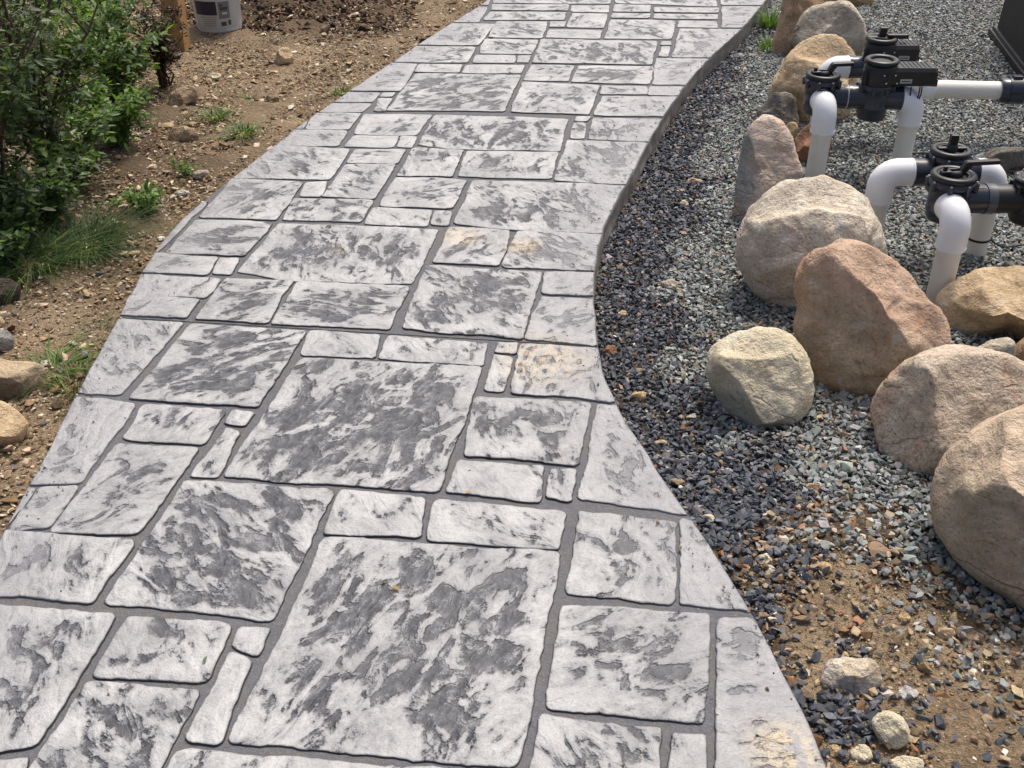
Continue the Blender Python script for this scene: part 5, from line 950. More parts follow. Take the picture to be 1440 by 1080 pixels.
DARK = [(32, (0.042, 0.047, 0.058)), (36, (0.072, 0.080, 0.096)), (18, (0.115, 0.124, 0.140)), (5, (0.19, 0.185, 0.175)), (3, (0.30, 0.22, 0.13)), (1.5, (0.22, 0.12, 0.06)), (1.5, (0.42, 0.40, 0.37))]
PALE = [(28, (0.172, 0.188, 0.178)), (36, (0.245, 0.264, 0.250)), (14, (0.115, 0.127, 0.128)), (14, (0.33, 0.345, 0.328)), (4, (0.27, 0.225, 0.16)), (2.5, (0.36, 0.27, 0.17)), (1, (0.25, 0.15, 0.085)), (1.5, (0.44, 0.43, 0.40))]
SOILC = [(22, (0.19, 0.13, 0.075)), (30, (0.30, 0.22, 0.135)), (20, (0.42, 0.33, 0.22)), (18, (0.20, 0.13, 0.075)), (10, (0.13, 0.12, 0.115)), (6, (0.55, 0.49, 0.39)), (6, (0.30, 0.15, 0.075))]
BANKC = [(26, (0.20, 0.138, 0.082)), (30, (0.36, 0.27, 0.165)), (22, (0.48, 0.385, 0.26)), (22, (0.22, 0.145, 0.08)), (8, (0.58, 0.52, 0.41)), (5, (0.16, 0.15, 0.145)), (8, (0.13, 0.08, 0.045))]

def gravel():
    rng = np.random.default_rng(11); P = []; Sz = []; T = []; Fl = []
    for layer, (step, lo, hi, zo) in enumerate(((0.0128, 0.0062, 0.0108, 0.000), (0.0155, 0.0058, 0.0108, 0.0065))):
        x, y = jgrid(-0.2, 4.2, 0.95, 7.3, step, rng)
        xl, xr = path_x(y); s = x-xr
        n1 = vnoise(x, y, 4.5, 5); n2 = vnoise(x, y, 13, 6)
        soil = poly_in(x+0.10*(n2-0.5), y+0.10*(n1-0.5), SOIL_PATCH)
        fringe = poly_in(x+0.25*(n2-0.5), y+0.35*(n1-0.5), SOIL_FRINGE)
        pit = (((x-DARK_PIT[0])/DARK_PIT[2])**2+((y-DARK_PIT[1])/DARK_PIT[3])**2 < 1.0+0.5*(n2-0.5))
        keep = rng.uniform(size=len(x)) < np.where(pit, 1.0, np.where(soil, 0.10+0.22*(n2 > 0.58), np.where(fringe, 0.62 if layer == 0 else 0.45, 1.0)))
        m = (s > 0.006) & seen(x, y) & keep
        x, y, s, n1, n2, pit, soil = x[m], y[m], s[m], n1[m], n2[m], pit[m], soil[m]
        band = 0.29+0.26*(n1-0.5)-0.18*smooth(3.6, 6.0, y)
        isdark = (s+0.16*(n2-0.5) < band) & (y < 6.2) | pit
        size = rng.uniform(lo, hi, len(x))*np.exp(rng.normal(0, 0.20, len(x)))*np.where(y < 2.2, 1.15, 1.0)
        z = ground_z(x, y)+zo+rng.uniform(0, 0.006, len(x))
        t = np.where(isdark[:, None], pick(rng, len(x), DARK), pick(rng, len(x), PALE))
        warm = (poly_in(x+0.3*(n2-0.5), y+0.3*(n1-0.5), SOIL_FRINGE) & (rng.uniform(size=len(x)) < 0.30)) & ~pit
        t = np.where(warm[:, None], pick(rng, len(x), SOILC), t)
        P.append(np.stack([x, y, z], -1)); Sz.append(size); T.append(t); Fl.append(rng.uniform(0.4, 0.8, len(x)))
    # strays lying on the edge of the path
    y = rng.uniform(1.0, 6.5, 70); xl, xr = path_x(y); x = xr-rng.exponential(0.03, 70)
    P.append(np.stack([x, y, np.full(70, 0.004)], -1)); Sz.append(rng.uniform(0.002, 0.006, 70)); T.append(pick(rng, 70, PALE+SOILC)); Fl.append(rng.uniform(0.4, 0.8, 70))
    o = scatter('gravel', np.concatenate(P), np.concatenate(Sz), np.concatenate(Fl), np.concatenate(T), M_GRAVEL, 3, 0.45)
    tag(o, 'blue-grey crushed gravel spread between the path and the valves', 'gravel', kind='stuff')

def soil_chips():
    rng = np.random.default_rng(21); P = []; Sz = []; T = []; Fl = []
    # the bank on the left
    for step, lo, hi, pr in ((0.0150, 0.0030, 0.0060, 0.95), (0.026, 0.006, 0.011, 0.75), (0.062, 0.011, 0.021, 0.62), (0.17, 0.018, 0.032, 0.35)):
        x, y = jgrid(-4.2, 0.4, 1.0, 7.3, step, rng); xl, xr = path_x(y); t = xl-x; n1 = vnoise(x, y, 3.2, 8)
        dampness = np.exp(-(((x+1.30)/0.6)**2+((y-6.3)/0.45)**2))
        m = (t > 0.012) & seen(x, y, 0.5) & (rng.uniform(size=len(x)) < pr*(0.45+0.9*n1)*(1-0.75*dampness))
        x, y = x[m], y[m]; k = len(x); size = rng.uniform(lo, hi, k)
        P.append(np.stack([x, y, ground_z(x, y)+size*0.15+0.004], -1)); Sz.append(size); T.append(pick(rng, k, BANKC)); Fl.append(rng.uniform(0.25, 0.6, k))
    y = rng.uniform(1.5, 6.9, 160); xl, xr = path_x(y); x = xl+rng.exponential(0.022, 160)
    P.append(np.stack([x, y, np.full(160, 0.002)], -1)); Sz.append(rng.uniform(0.0012, 0.0045, 160)); T.append(pick(rng, 160, BANKC)); Fl.append(rng.uniform(0.3, 0.7, 160))
    o = scatter('bank_pebbles', np.concatenate(P), np.concatenate(Sz), np.concatenate(Fl), np.concatenate(T), M_CHIP, 5, 0.3)
    tag(o, 'buff stone chips strewn over the brown soil bank', 'pebbles', kind='stuff')
    # the bare patch in the near corner on the right
    P = []; Sz = []; T = []; Fl = []
    for step, lo, hi, pr in ((0.011, 0.0018, 0.004, 0.75), (0.026, 0.004, 0.008, 0.45), (0.055, 0.008, 0.013, 0.35)):
        x, y = jgrid(0.2, 1.6, 0.95, 2.3, step, rng); xl, xr = path_x(y)
        n1 = vnoise(x, y, 7, 9)
        m = (x-xr > 0.01) & (poly_in(x, y, SOIL_PATCH) | poly_in(x, y, SOIL_FRINGE)) & (rng.uniform(size=len(x)) < pr*(0.5+n1))
        x, y = x[m], y[m]; k = len(x); size = rng.uniform(lo, hi, k)
        P.append(np.stack([x, y, ground_z(x, y)+size*0.2+0.003], -1)); Sz.append(size); T.append(pick(rng, k, SOILC)); Fl.append(rng.uniform(0.3, 0.7, k))
    o = scatter('soil_pebbles', np.concatenate(P), np.concatenate(Sz), np.concatenate(Fl), np.concatenate(T), M_CHIP, 6, 0.3)
    tag(o, 'fine grit and pebbles on the bare soil beside the near path edge', 'pebbles', kind='stuff')
    # dark clods of dug earth round the bucket
    P = []; Sz = []; T = []; Fl = []
    for step, lo, hi, pr in ((0.03, 0.008, 0.018, 0.9), (0.07, 0.018, 0.034, 0.7)):
        x, y = jgrid(-2.6, -0.3, 5.4, 7.4, step, rng); n1 = vnoise(x, y, 4, 12)
        d = ((x+1.22)/0.66)**2+((y-6.28)/0.52)**2
        m = (d < 0.75+0.6*n1) & (rng.uniform(size=len(x)) < pr)
        x, y = x[m], y[m]; k = len(x); size = rng.uniform(lo, hi, k)
        P.append(np.stack([x, y, ground_z(x, y)+size*0.2], -1)); Sz.append(size)
        T.append(pick(rng, k, [(5, (0.055, 0.034, 0.020)), (3, (0.095, 0.06, 0.034)), (2, (0.15, 0.095, 0.055))])); Fl.append(rng.uniform(0.6, 1.0, k))
    o = scatter('soil_clods', np.concatenate(P), np.concatenate(Sz), np.concatenate(Fl), np.concatenate(T), M_CHIP, 7, 0.5)
    tag(o, 'dark freshly dug clods of earth around the bucket', 'soil', kind='stuff')
def path_grit():
    rng = np.random.default_rng(41); n = 420
    y = 1.1+5.2*rng.uniform(size=n)**1.3; xl, xr = path_x(y); u = rng.uniform(size=n); e = rng.exponential(0.07, n)
    x = np.where(u < 0.35, xl+e, np.where(u < 0.75, xr-e, xl+(xr-xl)*rng.uniform(size=n)))
    x = np.clip(x, xl+0.006, xr-0.006)
    o = scatter('path_grit', np.stack([x, y, np.full(n, 0.0012)], -1), rng.uniform(0.0010, 0.0034, n), rng.uniform(0.4, 0.8, n), pick(rng, n, BANKC+DARK[:3]), M_CHIP, 9, 0.3)
    tag(o, 'crumbs of grit and soil strewn on the stamped path', 'grit', kind='stuff')
gravel(); soil_chips(); path_grit()

# ------------------------------------------------------------------ pool plumbing
PR, ER, VR = 0.0365, 0.0445, 0.058           # radii of pipe, fitting, valve body
GZ = -0.06

def arc(p0, pm, p1, n=12):
    """quarter bend from p0 to p1 with corner pm"""
    p0, pm, p1 = Vector(p0), Vector(pm), Vector(p1); a = p0-pm; b = p1-pm; c = p0+p1-pm
    return [c+(-b)*math.cos(t)*1.0+(-a)*math.sin(t) for t in [math.pi/2*i/n for i in range(n+1)]]

def elbow(root, p, d0, d1, leg0=0.085, leg1=0.07, rad=ER):
    """white fitting with corner p, arms along d0 and d1"""
    p = Vector(p); d0 = Vector(d0); d1 = Vector(d1); b = 0.050
    pts = [p+d0*leg0]+arc(p+d0*b, p, p+d1*b)+[p+d1*leg1]
    mb = MB().tube(pts, rad, 28)
    mb.tube([p+d0*(leg0-0.006), p+d0*(leg0+0.0015)], rad*1.03, 28); mb.tube([p+d1*(leg1-0.006), p+d1*(leg1+0.0015)], rad*1.03, 28)
    return mb.build('elbow', M_ELBOW, root)

def pipe(root, a, b, rad=PR, mat=None, name='pipe'):
    return MB().tube([a, Vector(a).lerp(Vector(b), 0.5), b], rad, 28).build(name, mat or M_PIPE, root)

def valve(root, c, ports, handle=None, cap='ring', top=0.062, bottom=0.062, vr=VR, mat=None):
    """diverter valve body round point c; ports = [(direction, length)]"""
    c = Vector(c); T = Matrix.Translation(c); mat = mat or M_VALVE; mb = MB()
    prof = [(vr*0.55, -bottom-0.006), (vr*0.86, -bottom-0.003), (vr*0.94, -bottom+0.006), (vr*0.95, -0.036), (vr*1.0, -0.034), (vr*1.0, -0.030), (vr*0.97, -0.028),
            (vr*1.0, top-0.022), (vr*1.12, top-0.018), (vr*1.14, top-0.004), (vr*1.08, top)]
    mb.lathe(prof, T, 36)
    for d, l in ports:
        d = Vector(d)
        mb.tube([c+d*0.01, c+d*l], ER, 28); mb.tube([c+d*(l-0.012), c+d*l], ER*1.03, 28)
    for k in range(8):                              # lugs round the flange
        a = 2*math.pi*(k+0.5)/8
        mb.lathe([(0.008, top-0.030), (0.009, top-0.004)], T @ Matrix.Translation((vr*1.13*math.cos(a), vr*1.13*math.sin(a), 0)), 10)
    v = mb.build('valve', mat, root)
    if cap == 'ring':
        cm = MB().lathe([(vr*1.05, 0), (vr*1.02, 0.006), (vr*0.6, 0.008), (vr*0.3, 0.012)], T @ Matrix.Translation((0, 0, top)), 32)
        cm.torus(vr*0.93, 0.0115, T @ Matrix.Translation((0, 0, top+0.010)), 40, 10, 0.9)
        for k in range(24):
            a = 2*math.pi*k/24; cm.box((-0.003, -0.005, 0), (0.003, 0.005, 0.012), T @ Matrix.Rotation(a, 4, 'Z') @ Matrix.Translation((vr*0.72, 0, top+0.004)))
        cp = cm.build('cap', M_BLACK, v)
    elif cap == 'flat':
        cm = MB().lathe([(vr*1.18, 0), (vr*1.18, 0.010), (vr*1.10, 0.014)], T @ Matrix.Translation((0, 0, top)), 8, False)
        cm.lathe([(vr*0.85, 0.014), (vr*0.8, 0.016)], T @ Matrix.Translation((0, 0, top)), 32)
        cp = cm.build('cap', M_BLACK, v)
    if cap:
        for k in range(8):
            a = 2*math.pi*(k+0.5)/8; rr = vr*1.13 if cap == 'ring' else vr*1.0; zz = top-0.003 if cap == 'ring' else top+0.014
            MB().lathe([(0.0042, 0), (0.0042, 0.003), (0.0025, 0.0045)], T @ Matrix.Translation((rr*math.cos(a), rr*math.sin(a), zz)), 10).build('screw', M_STEEL, v)
    if handle == 'lever' or isinstance(handle, tuple):
        ang, lg = handle if isinstance(handle, tuple) else (0.2, 0.10)
        H = T @ Matrix.Translation((0, 0, top+0.008)) @ Matrix.Rotation(ang, 4, 'Z')
        hm = MB().lathe([(0.024, 0), (0.023, 0.016), (0.017, 0.020)], H, 16)
        hm.box((-0.045, -0.011, 0.004), (0.030, 0.011, 0.020), H)
        hm.add([(0.010,-0.011,0.010),(0.010,0.011,0.010),(0.030,0.011,0.010),(0.030,-0.011,0.010),(0.028,-0.010,0.046),(0.028,0.010,0.046),(0.052,0.010,0.038),(0.052,-0.010,0.038)],
               [(0,1,2,3),(4,7,6,5),(0,3,7,4),(1,5,6,2),(0,4,5,1),(3,2,6,7)], False, H)
        hm.box((0.030, -0.010, 0.034), (lg, 0.010, 0.048), H)
        hm.box((-0.040, -0.004, 0.018), (-0.026, 0.004, 0.034), H)
        hm.build('handle', M_BLACK, v, 0.003)
    elif handle == 'knob':
        H = T @ Matrix.Translation((0, 0, top+0.008))
        km = MB().lathe([(0.020, 0), (0.018, 0.02), (0.014, 0.026)], H, 16).box((-0.013, -0.011, 0.018), (0.013, 0.011, 0.058), H)
        km.box((-0.046, -0.009, 0.002), (0.046, 0.009, 0.016), H)
        km.build('handle', M_BLACK, v, 0.004)
    return v

def actuator(root, c, rz, length, ring=True):
    """black motor box sitting on a valve"""
    T = Matrix.Translation(c) @ Matrix.Rotation(rz, 4, 'Z')
    mb = MB().lathe([(0.060, 0), (0.061, 0.004), (0.061, 0.068), (0.056, 0.076)], T, 32)
    prof = [(-0.040, 0.004), (0.040, 0.004), (0.050, 0.014), (0.050, 0.060), (0.040, 0.074), (-0.040, 0.074), (-0.050, 0.060), (-0.050, 0.014)]
    n = len(prof); vs = [(x, y, z) for x in (0.02, length-0.012) for (y, z) in prof]+[(length, y*0.86, 0.012+(z-0.012)*0.86) for (y, z) in prof]
    fs = [tuple(range(n))[::-1]]
    for k in range(2):
        fs += [(k*n+i, k*n+(i+1) % n, (k+1)*n+(i+1) % n, (k+1)*n+i) for i in range(n)]
    fs.append(tuple(2*n+i for i in range(n)))
    mb.add(vs, fs, False, T)
    mb.box((length-0.014, -0.030, 0.000), (length+0.010, 0.022, 0.026), T)
    for k in range(7): mb.box((0.075+0.016*k, -0.036, 0.0735), (0.081+0.016*k, 0.036, 0.0765), T)
    mb.lathe([(0.010, -0.006), (0.012, 0.05), (0.009, 0.056)], T @ Matrix.Translation((-0.058, -0.020, 0)), 12)
    a = mb.build('actuator', M_BLACK, root, 0.002)
    dm = MB().torus(0.052, 0.0125, T @ Matrix.Translation((0, 0, 0.088)), 36, 10, 0.8).lathe([(0.050, 0.074), (0.048, 0.086), (0.03, 0.088)], T, 28)
    dm.build('dial', M_BLACK, a)
    for (x, y, z) in ((0.000, -0.0612, 0.050), (0.012, -0.060, 0.020), (length-0.02, -0.0435, 0.030), (0.045, -0.0505, 0.048), (0.055, -0.0505, 0.018)):
        MB().lathe([(0.0038, 0), (0.0030, 0.0022)], T @ Matrix.Translation((x, y, z)) @ Matrix.Rotation(R(90), 4, 'X'), 8).build('screw', M_STEEL, a)
    st = MB().box((0.066, -0.0512, 0.018), (0.110, -0.0503, 0.034), T).build('sticker', M_STICKER, a)
    MB().box((0.071, -0.0517, 0.0235), (0.104, -0.0514, 0.0275), T).build('print', M_INK, st)
    return a

# -- far manifold, nearer row: pipe, elbow, two valves, elbow, pipe
m1 = empty('valve_manifold', (1.18, 3.92, GZ))
tag(m1, 'far pool plumbing unit with black motor box, lever valve and two white pipe legs', 'pool valves', 'pool plumbing units')
def rel(root):                                      # keep world coordinates for children of a moved root
    bpy.context.view_layer.update()
    for ch in root.children: ch.matrix_parent_inverse = root.matrix_world.inverted()
za = 0.268
pipe(m1, (1.178, 3.912, GZ-0.03), (1.178, 3.912, za-0.07))
elbow(m1, (1.178, 3.912, za), (0, 0, -1), (0, 1, 0), 0.098, 0.065)
yaw = Vector((0.995, -0.075, 0)).normalized()
v1c = Vector((1.182, 4.030, za)); v2c = v1c+yaw*0.205
valve(m1, v1c, [(yaw, 0.098), ((0, -1, 0), 0.075)], (0.15, 0.115), top=0.070)
MB().tube([v1c+yaw*0.0985, v1c+yaw*0.1015], ER*1.02, 28).build('joint_ring', M_RING, m1)
valve(m1, v2c, [(-yaw, 0.102), (yaw, 0.102)], None, None, top=0.055, bottom=0.078)
actuator(m1, v2c+Vector((0.004, 0, 0.052)), -0.02, 0.205)
bc = v2c+yaw*0.150
elbow(m1, bc, -yaw, (0, 0, -1), 0.048, 0.098)
pipe(m1, bc+Vector((0, 0, -0.08)), (bc.x, bc.y, GZ-0.03))
for dx in (0.118, 0.150, 0.158):
    p = v2c+Vector((dx, -0.045, 0.055)); MB().tube([p, p+Vector((0.002, 0.0, -0.03)), p+Vector((-0.004, 0.012, -0.075))], 0.0028, 8).build('cable', M_BLACK, m1)
rel(m1)
# -- far manifold, back row with the long horizontal pipe
m2 = empty('valve_manifold', (1.30, 4.39, GZ))
tag(m2, 'back pool plumbing unit with long white horizontal pipe running to the black box', 'pool valves', 'pool plumbing units')
zb = 0.272; yb = 4.385
pipe(m2, (1.300, yb, GZ-0.03), (1.300, yb, zb-0.07))
elbow(m2, (1.300, yb, zb), (0, 0, -1), (1, 0, 0), 0.098, 0.080)
v3c = Vector((1.500, yb, zb))
valve(m2, v3c, [((-1, 0, 0), 0.119), ((1, 0, 0), 0.098)], None, None, top=0.040)
actuator(m2, v3c+Vector((0, 0, 0.026)), 0.0, 0.150)
H = Matrix.Translation(v3c+Vector((0, 0, 0.110)))
hm = MB().lathe([(0.030, -0.01), (0.028, 0.012), (0.020, 0.016)], H, 16).box((-0.014, -0.012, 0.012), (0.014, 0.012, 0.052), H).box((-0.06, -0.014, 0.0), (0.0, 0.014, 0.016), H).box((0.02, -0.012, 0.006), (0.105, 0.012, 0.024), H)
hm.build('handle', M_BLACK, m2, 0.003)
elbow(m2, (1.675, yb-0.01, zb), (-1, 0, 0), (0, 0, -1), 0.075, 0.050)
elbow(m2, (1.675, yb-0.01, 0.185), (0, 0, 1), (1, 0, 0), 0.040, 0.070)
hd = Vector((0.99, -0.07, 0)).normalized(); h0 = Vector((1.675, yb-0.01, 0.185))
pipe(m2, h0+hd*0.03, h0+hd*0.40); pipe(m2, h0+hd*0.375, h0+hd*0.80)
cm = MB().tube([h0+hd*0.340, h0+hd*0.346, h0+hd*0.425, h0+hd*0.431], [0.046, 0.050, 0.050, 0.046], 28)
cm.tube([h0+hd*0.372, h0+hd*0.432], 0.054, 28); cm.box((-0.018, -0.014, 0.040), (0.018, 0.014, 0.064), Matrix.Translation(h0+hd*0.402))
cm.build('coupling', M_VALVE, m2, 0.002)
pipe(m2, h0+hd*0.78, (h0+hd*0.78)-Vector((0, 0, 0.30)))
rel(m2)
# -- front manifold: pipe up to a three-way valve, sleeve, second valve on the right
m3 = empty('valve_manifold', (1.33, 2.94, GZ))
tag(m3, 'front pool plumbing unit with lever valve, its white elbow turned down behind the flat boulder', 'pool valves', 'pool plumbing units')
zc = 0.262
v4c = Vector((1.350, 3.070, zc))
pipe(m3, (1.334, 2.940, GZ-0.03), (1.334, 2.940, zc-0.07))
elbow(m3, (1.334, 2.940, zc), (0, 0, -1), (0, 1, 0), 0.102, 0.075)
valve(m3, v4c, [((1, 0, 0), 0.135), ((-0.12, -0.99, 0), 0.070)], (0.12, 0.135), vr=0.062, top=0.066)
MB().tube([v4c+Vector((0.108, 0, 0)), v4c+Vector((0.136, 0, 0))], ER*1.06, 28).build('sleeve', M_SLEEVE, m3)
v5c = v4c+Vector((0.262, 0.0, 0))
valve(m3, v5c, [((-1, 0, 0), 0.135), ((1, 0, 0), 0.10)], None, 'flat', vr=0.062, top=0.056, bottom=0.070, mat=M_BLACK)
elbow(m3, v5c+Vector((0.155, 0, 0)), (-1, 0, 0), (0, 0, -1), 0.06, 0.098)
pipe(m3, v5c+Vector((0.155, 0, -0.08)), v5c+Vector((0.155, 0, -zc+GZ-0.03)))
rel(m3)
# -- the unit behind it: elbow, valve, elbow, two legs
m4 = empty('valve_manifold', (1.21, 3.27, GZ))
tag(m4, 'white-legged valve unit with upright black knob behind the front lever valve', 'pool valves', 'pool plumbing units')
yd = 3.275; zd = 0.266; v6c = Vector((1.412, yd, zd))
pipe(m4, (1.208, yd, GZ-0.03), (1.208, yd, zd-0.07)); elbow(m4, (1.208, yd, zd), (0, 0, -1), (1, 0, 0), 0.098, 0.090)
valve(m4, v6c, [((-1, 0, 0), 0.114), ((1, 0, 0), 0.096)], 'knob', top=0.062)
elbow(m4, (1.573, yd, zd), (-1, 0, 0), (0, 0, -1), 0.064, 0.070)
pipe(m4, (1.573, yd, zd-0.06), (1.573, yd, GZ-0.03))
tb = MB().tube([(1.573, yd, 0.028), (1.573, yd, 0.036)], PR*1.04, 28); tb.tube([(1.538, yd-0.012, 0.032), (1.510, yd-0.02, 0.036), (1.498, yd-0.025, 0.040)], 0.004, 6)
tb.build('cable_tie', M_BLACK, m4)
rel(m4)
# -- standing pipe at the right edge of the view
m5 = empty('standpipe', (1.93, 3.70, GZ))
tag(m5, 'white standing pipe cut by the right edge beside the red-patched rock', 'pipe')
pipe(m5, (1.93, 3.70, GZ-0.03), (1.93, 3.70, 0.20)); elbow(m5, (1.93, 3.70, 0.27), (0, 0, -1), (1, 0, 0), 0.098, 0.07)
rel(m5)
# -- black cables lying on the gravel
def cable(pts, label):
    P = [Vector((x, y, float(ground_z(x, y))+0.022+dz)) for x, y, dz in pts]; out = []
    for i in range(len(P)-1):
        p0, p1, p2, p3 = P[max(i-1, 0)], P[i], P[i+1], P[min(i+2, len(P)-1)]
        for k in range(8):
            t = k/8; out.append(0.5*((2*p1)+(p2-p0)*t+(2*p0-5*p1+4*p2-p3)*t*t+(3*p1-p0-3*p2+p3)*t**3))
    out.append(P[-1]); tag(MB().tube(out, 0.0034, 8).build('cable', M_BLACK), label, 'cable', 'cables on the gravel')
cable([(1.545, 4.02, .06), (1.60, 4.13, .01), (1.72, 4.16, .0), (1.86, 4.08, .0), (1.98, 4.05, 0), (2.3, 4.10, 0)], 'thin black cable on the gravel, the one running farther back')
cable([(1.55, 3.98, .05), (1.62, 3.93, .0), (1.70, 4.03, 0), (1.82, 3.93, .0), (1.95, 3.97, 0), (2.2, 3.85, 0)], 'thin black cable on the gravel, the one lying nearer the front valves')
cable([(1.60, 3.26, .05), (1.68, 3.30, .0), (1.80, 3.32, 0), (2.0, 3.26, 0)], 'short black cable leading off from the tie on the front leg')

# ------------------------------------------------------------------ black box at the back right
bx = empty('equipment_box', (2.55, 5.6, 0)); tag(bx, 'black plastic equipment box with flanged foot at the top right corner', 'box')
def quad_prism(corners, z0, z1, inset=0.0):
    mb = MB(); n = len(corners); cx = sum(c[0] for c in corners)/n; cy = sum(c[1] for c in corners)/n
    top = [(x+(cx-x)*inset, y+(cy-y)*inset, z1) for x, y in corners]
    mb.add([(x, y, z0) for x, y in corners]+top, [tuple(range(n))[::-1], tuple(range(n, 2*n))]+[(i, (i+1) % n, n+(i+1) % n, n+i) for i in range(n)], False); return mb
BXC = [(2.42, 4.80), (3.40, 4.70), (3.57, 5.84), (2.615, 5.96)]
quad_prism([(2.45, 4.84), (3.38, 4.75), (3.53, 5.81), (2.640, 5.92)], -0.02, 0.62, 0.02).build('body', M_BOX, bx, 0.008)
quad_prism(BXC, -0.05, 0.012).build('flange', M_BLACK, bx, 0.003)
quad_prism([(2.434, 4.82), (3.39, 4.73), (3.55, 5.825), (2.624, 5.94)], 0.0121, 0.030, 0.006).build('skirt', M_BLACK, bx, 0.003)
quad_prism([(2.43, 4.82), (3.40, 4.73), (3.55, 5.83), (2.628, 5.94)], 0.621, 0.66).build('lid', M_BLACK, bx, 0.006)
rel(bx)

# ------------------------------------------------------------------ wooden post and pail
pz = float(ground_z(-1.70, 5.50))
ps = MB().box((-0.045, -0.045, -0.15), (0.045, 0.045, 1.25)).build('wooden_post', M_WOOD, None, 0.004)
ps.location = (-1.70, 5.50, pz); ps.rotation_euler = (R(1.0), R(1.5), R(-6)); tag(ps, 'square orange-brown timber post standing in front of the bucket', 'post')

pb = (-1.575, 5.86, float(ground_z(-1.575, 5.86))-0.005)
pail = empty('bucket', pb, 0.0); tag(pail, 'white plastic bucket with navy and grey printed label on the dug soil', 'bucket')
r0, r1, hp = 0.116, 0.138, 0.36
bm_ = MB().lathe([(r0*0.9, 0.004), (r0, 0.0), (r0+0.002, 0.012), (r1, hp), (r1+0.012, hp), (r1+0.012, hp-0.02), (r1+0.004, hp-0.022)], None, 48, close=False)
bm_.lathe([(r0-0.004, 0.006), (r1-0.004, hp)], None, 48); bm_.torus(r1+0.006, 0.005, Matrix.Translation((0, 0, hp-0.07)), 48, 8)
bm_.build('shell', M_PAIL, pail)
def wrap(a0, a1, z0, z1, mat, name, par, off=0.0012, n=10):
    mb = MB(); vs = []; fs = []
    for i in range(n+1):
        a = R(a0+(a1-a0)*i/n)
        for z in (z0, z1):
            for o_ in (off-0.0008, off):
                rr = r0+0.002+(r1-r0-0.002)*(z-0.012)/(hp-0.012)+o_; vs.append((rr*math.cos(a), rr*math.sin(a), z))
    for i in range(n):
        b = i*4; c = b+4
        fs += [(b+1, c+1, c+3, b+3), (b, b+2, c+2, c), (b, c, c+1, b+1), (b+2, b+3, c+3, c+2)]
    mb.add(vs, fs, False); return mb.build(name, mat, par)
lb = wrap(222, 335, 0.022, 0.30, mat_plastic('label_paper', (0.46, 0.48, 0.46), 0.5, 0.12), 'label', pail, n=16)
wrap(226, 283, 0.098, 0.168, M_NAVY, 'print', lb, 0.0022)
wrap(287, 314, 0.078, 0.165, M_GREYINK, 'print', lb, 0.0022)
wrap(291, 309, 0.122, 0.138, M_INK, 'print', lb, 0.0030); wrap(295, 307, 0.100, 0.110, M_PAIL, 'print', lb, 0.0030); wrap(290, 298, 0.142, 0.152, M_INK, 'print', lb, 0.0030)
for k in range(5): wrap(240+k*2, 281-k, 0.086-0.011*k, 0.0890-0.011*k, M_GREYINK, 'print', lb, 0.0022)
wrap(290, 303, 0.040, 0.062, M_INK, 'print', lb, 0.0022); wrap(308, 315, 0.042, 0.068, M_INK, 'print', lb, 0.0022)

# ------------------------------------------------------------------ plants
def leaf_geo(rng, p, d, nrm, ln, wd):
    """a folded leaf: eight vertices, six faces"""
    d = d.normalized(); s = d.cross(nrm)
    s = s.normalized() if s.length > 1e-4 else Vector((1, 0, 0)); n = s.cross(d).normalized()
    droop = rng.uniform(0.0, 0.25)*ln
    m0, m1, m2, m3 = p, p+d*ln*0.35-n*wd*0.10, p+d*ln*0.7-n*(wd*0.08)-Vector((0, 0, droop*0.4)), p+d*ln-Vector((0, 0, droop))
    l1, l2 = m1+s*wd*0.5+n*wd*0.14, m2+s*wd*0.38+n*wd*0.10; r1_, r2_ = m1-s*wd*0.5+n*wd*0.14, m2-s*wd*0.38+n*wd*0.10
    return [m0, m1, m2, m3, l1, l2, r1_, r2_], [(0, 1, 4), (1, 2, 5, 4), (2, 3, 5), (0, 6, 1), (1, 6, 7, 2), (2, 7, 3)]

def tinted(name, vs, fs, cols, mat, parent):
    me = bpy.data.meshes.new(name); me.from_pydata([tuple(v) for v in vs], [], fs)
    a = me.attributes.new('tint', 'FLOAT_COLOR', 'POINT'); a.data.foreach_set('color', np.array([(*c, 1.0) for c in cols], np.float32).reshape(-1))
    me.polygons.foreach_set('use_smooth', [True]*len(fs)); return link(name, me, mat, parent)

GREENS = [(0.050, 0.092, 0.028), (0.065, 0.12, 0.035), (0.11, 0.17, 0.055), (0.04, 0.068, 0.03), (0.09, 0.12, 0.07)]
BRIGHT = [(0.10, 0.19, 0.036), (0.15, 0.25, 0.055), (0.065, 0.14, 0.032), (0.21, 0.29, 0.10)]
DUSKY = [(0.05, 0.028, 0.022), (0.075, 0.035, 0.025), (0.035, 0.03, 0.018), (0.09, 0.05, 0.03)]

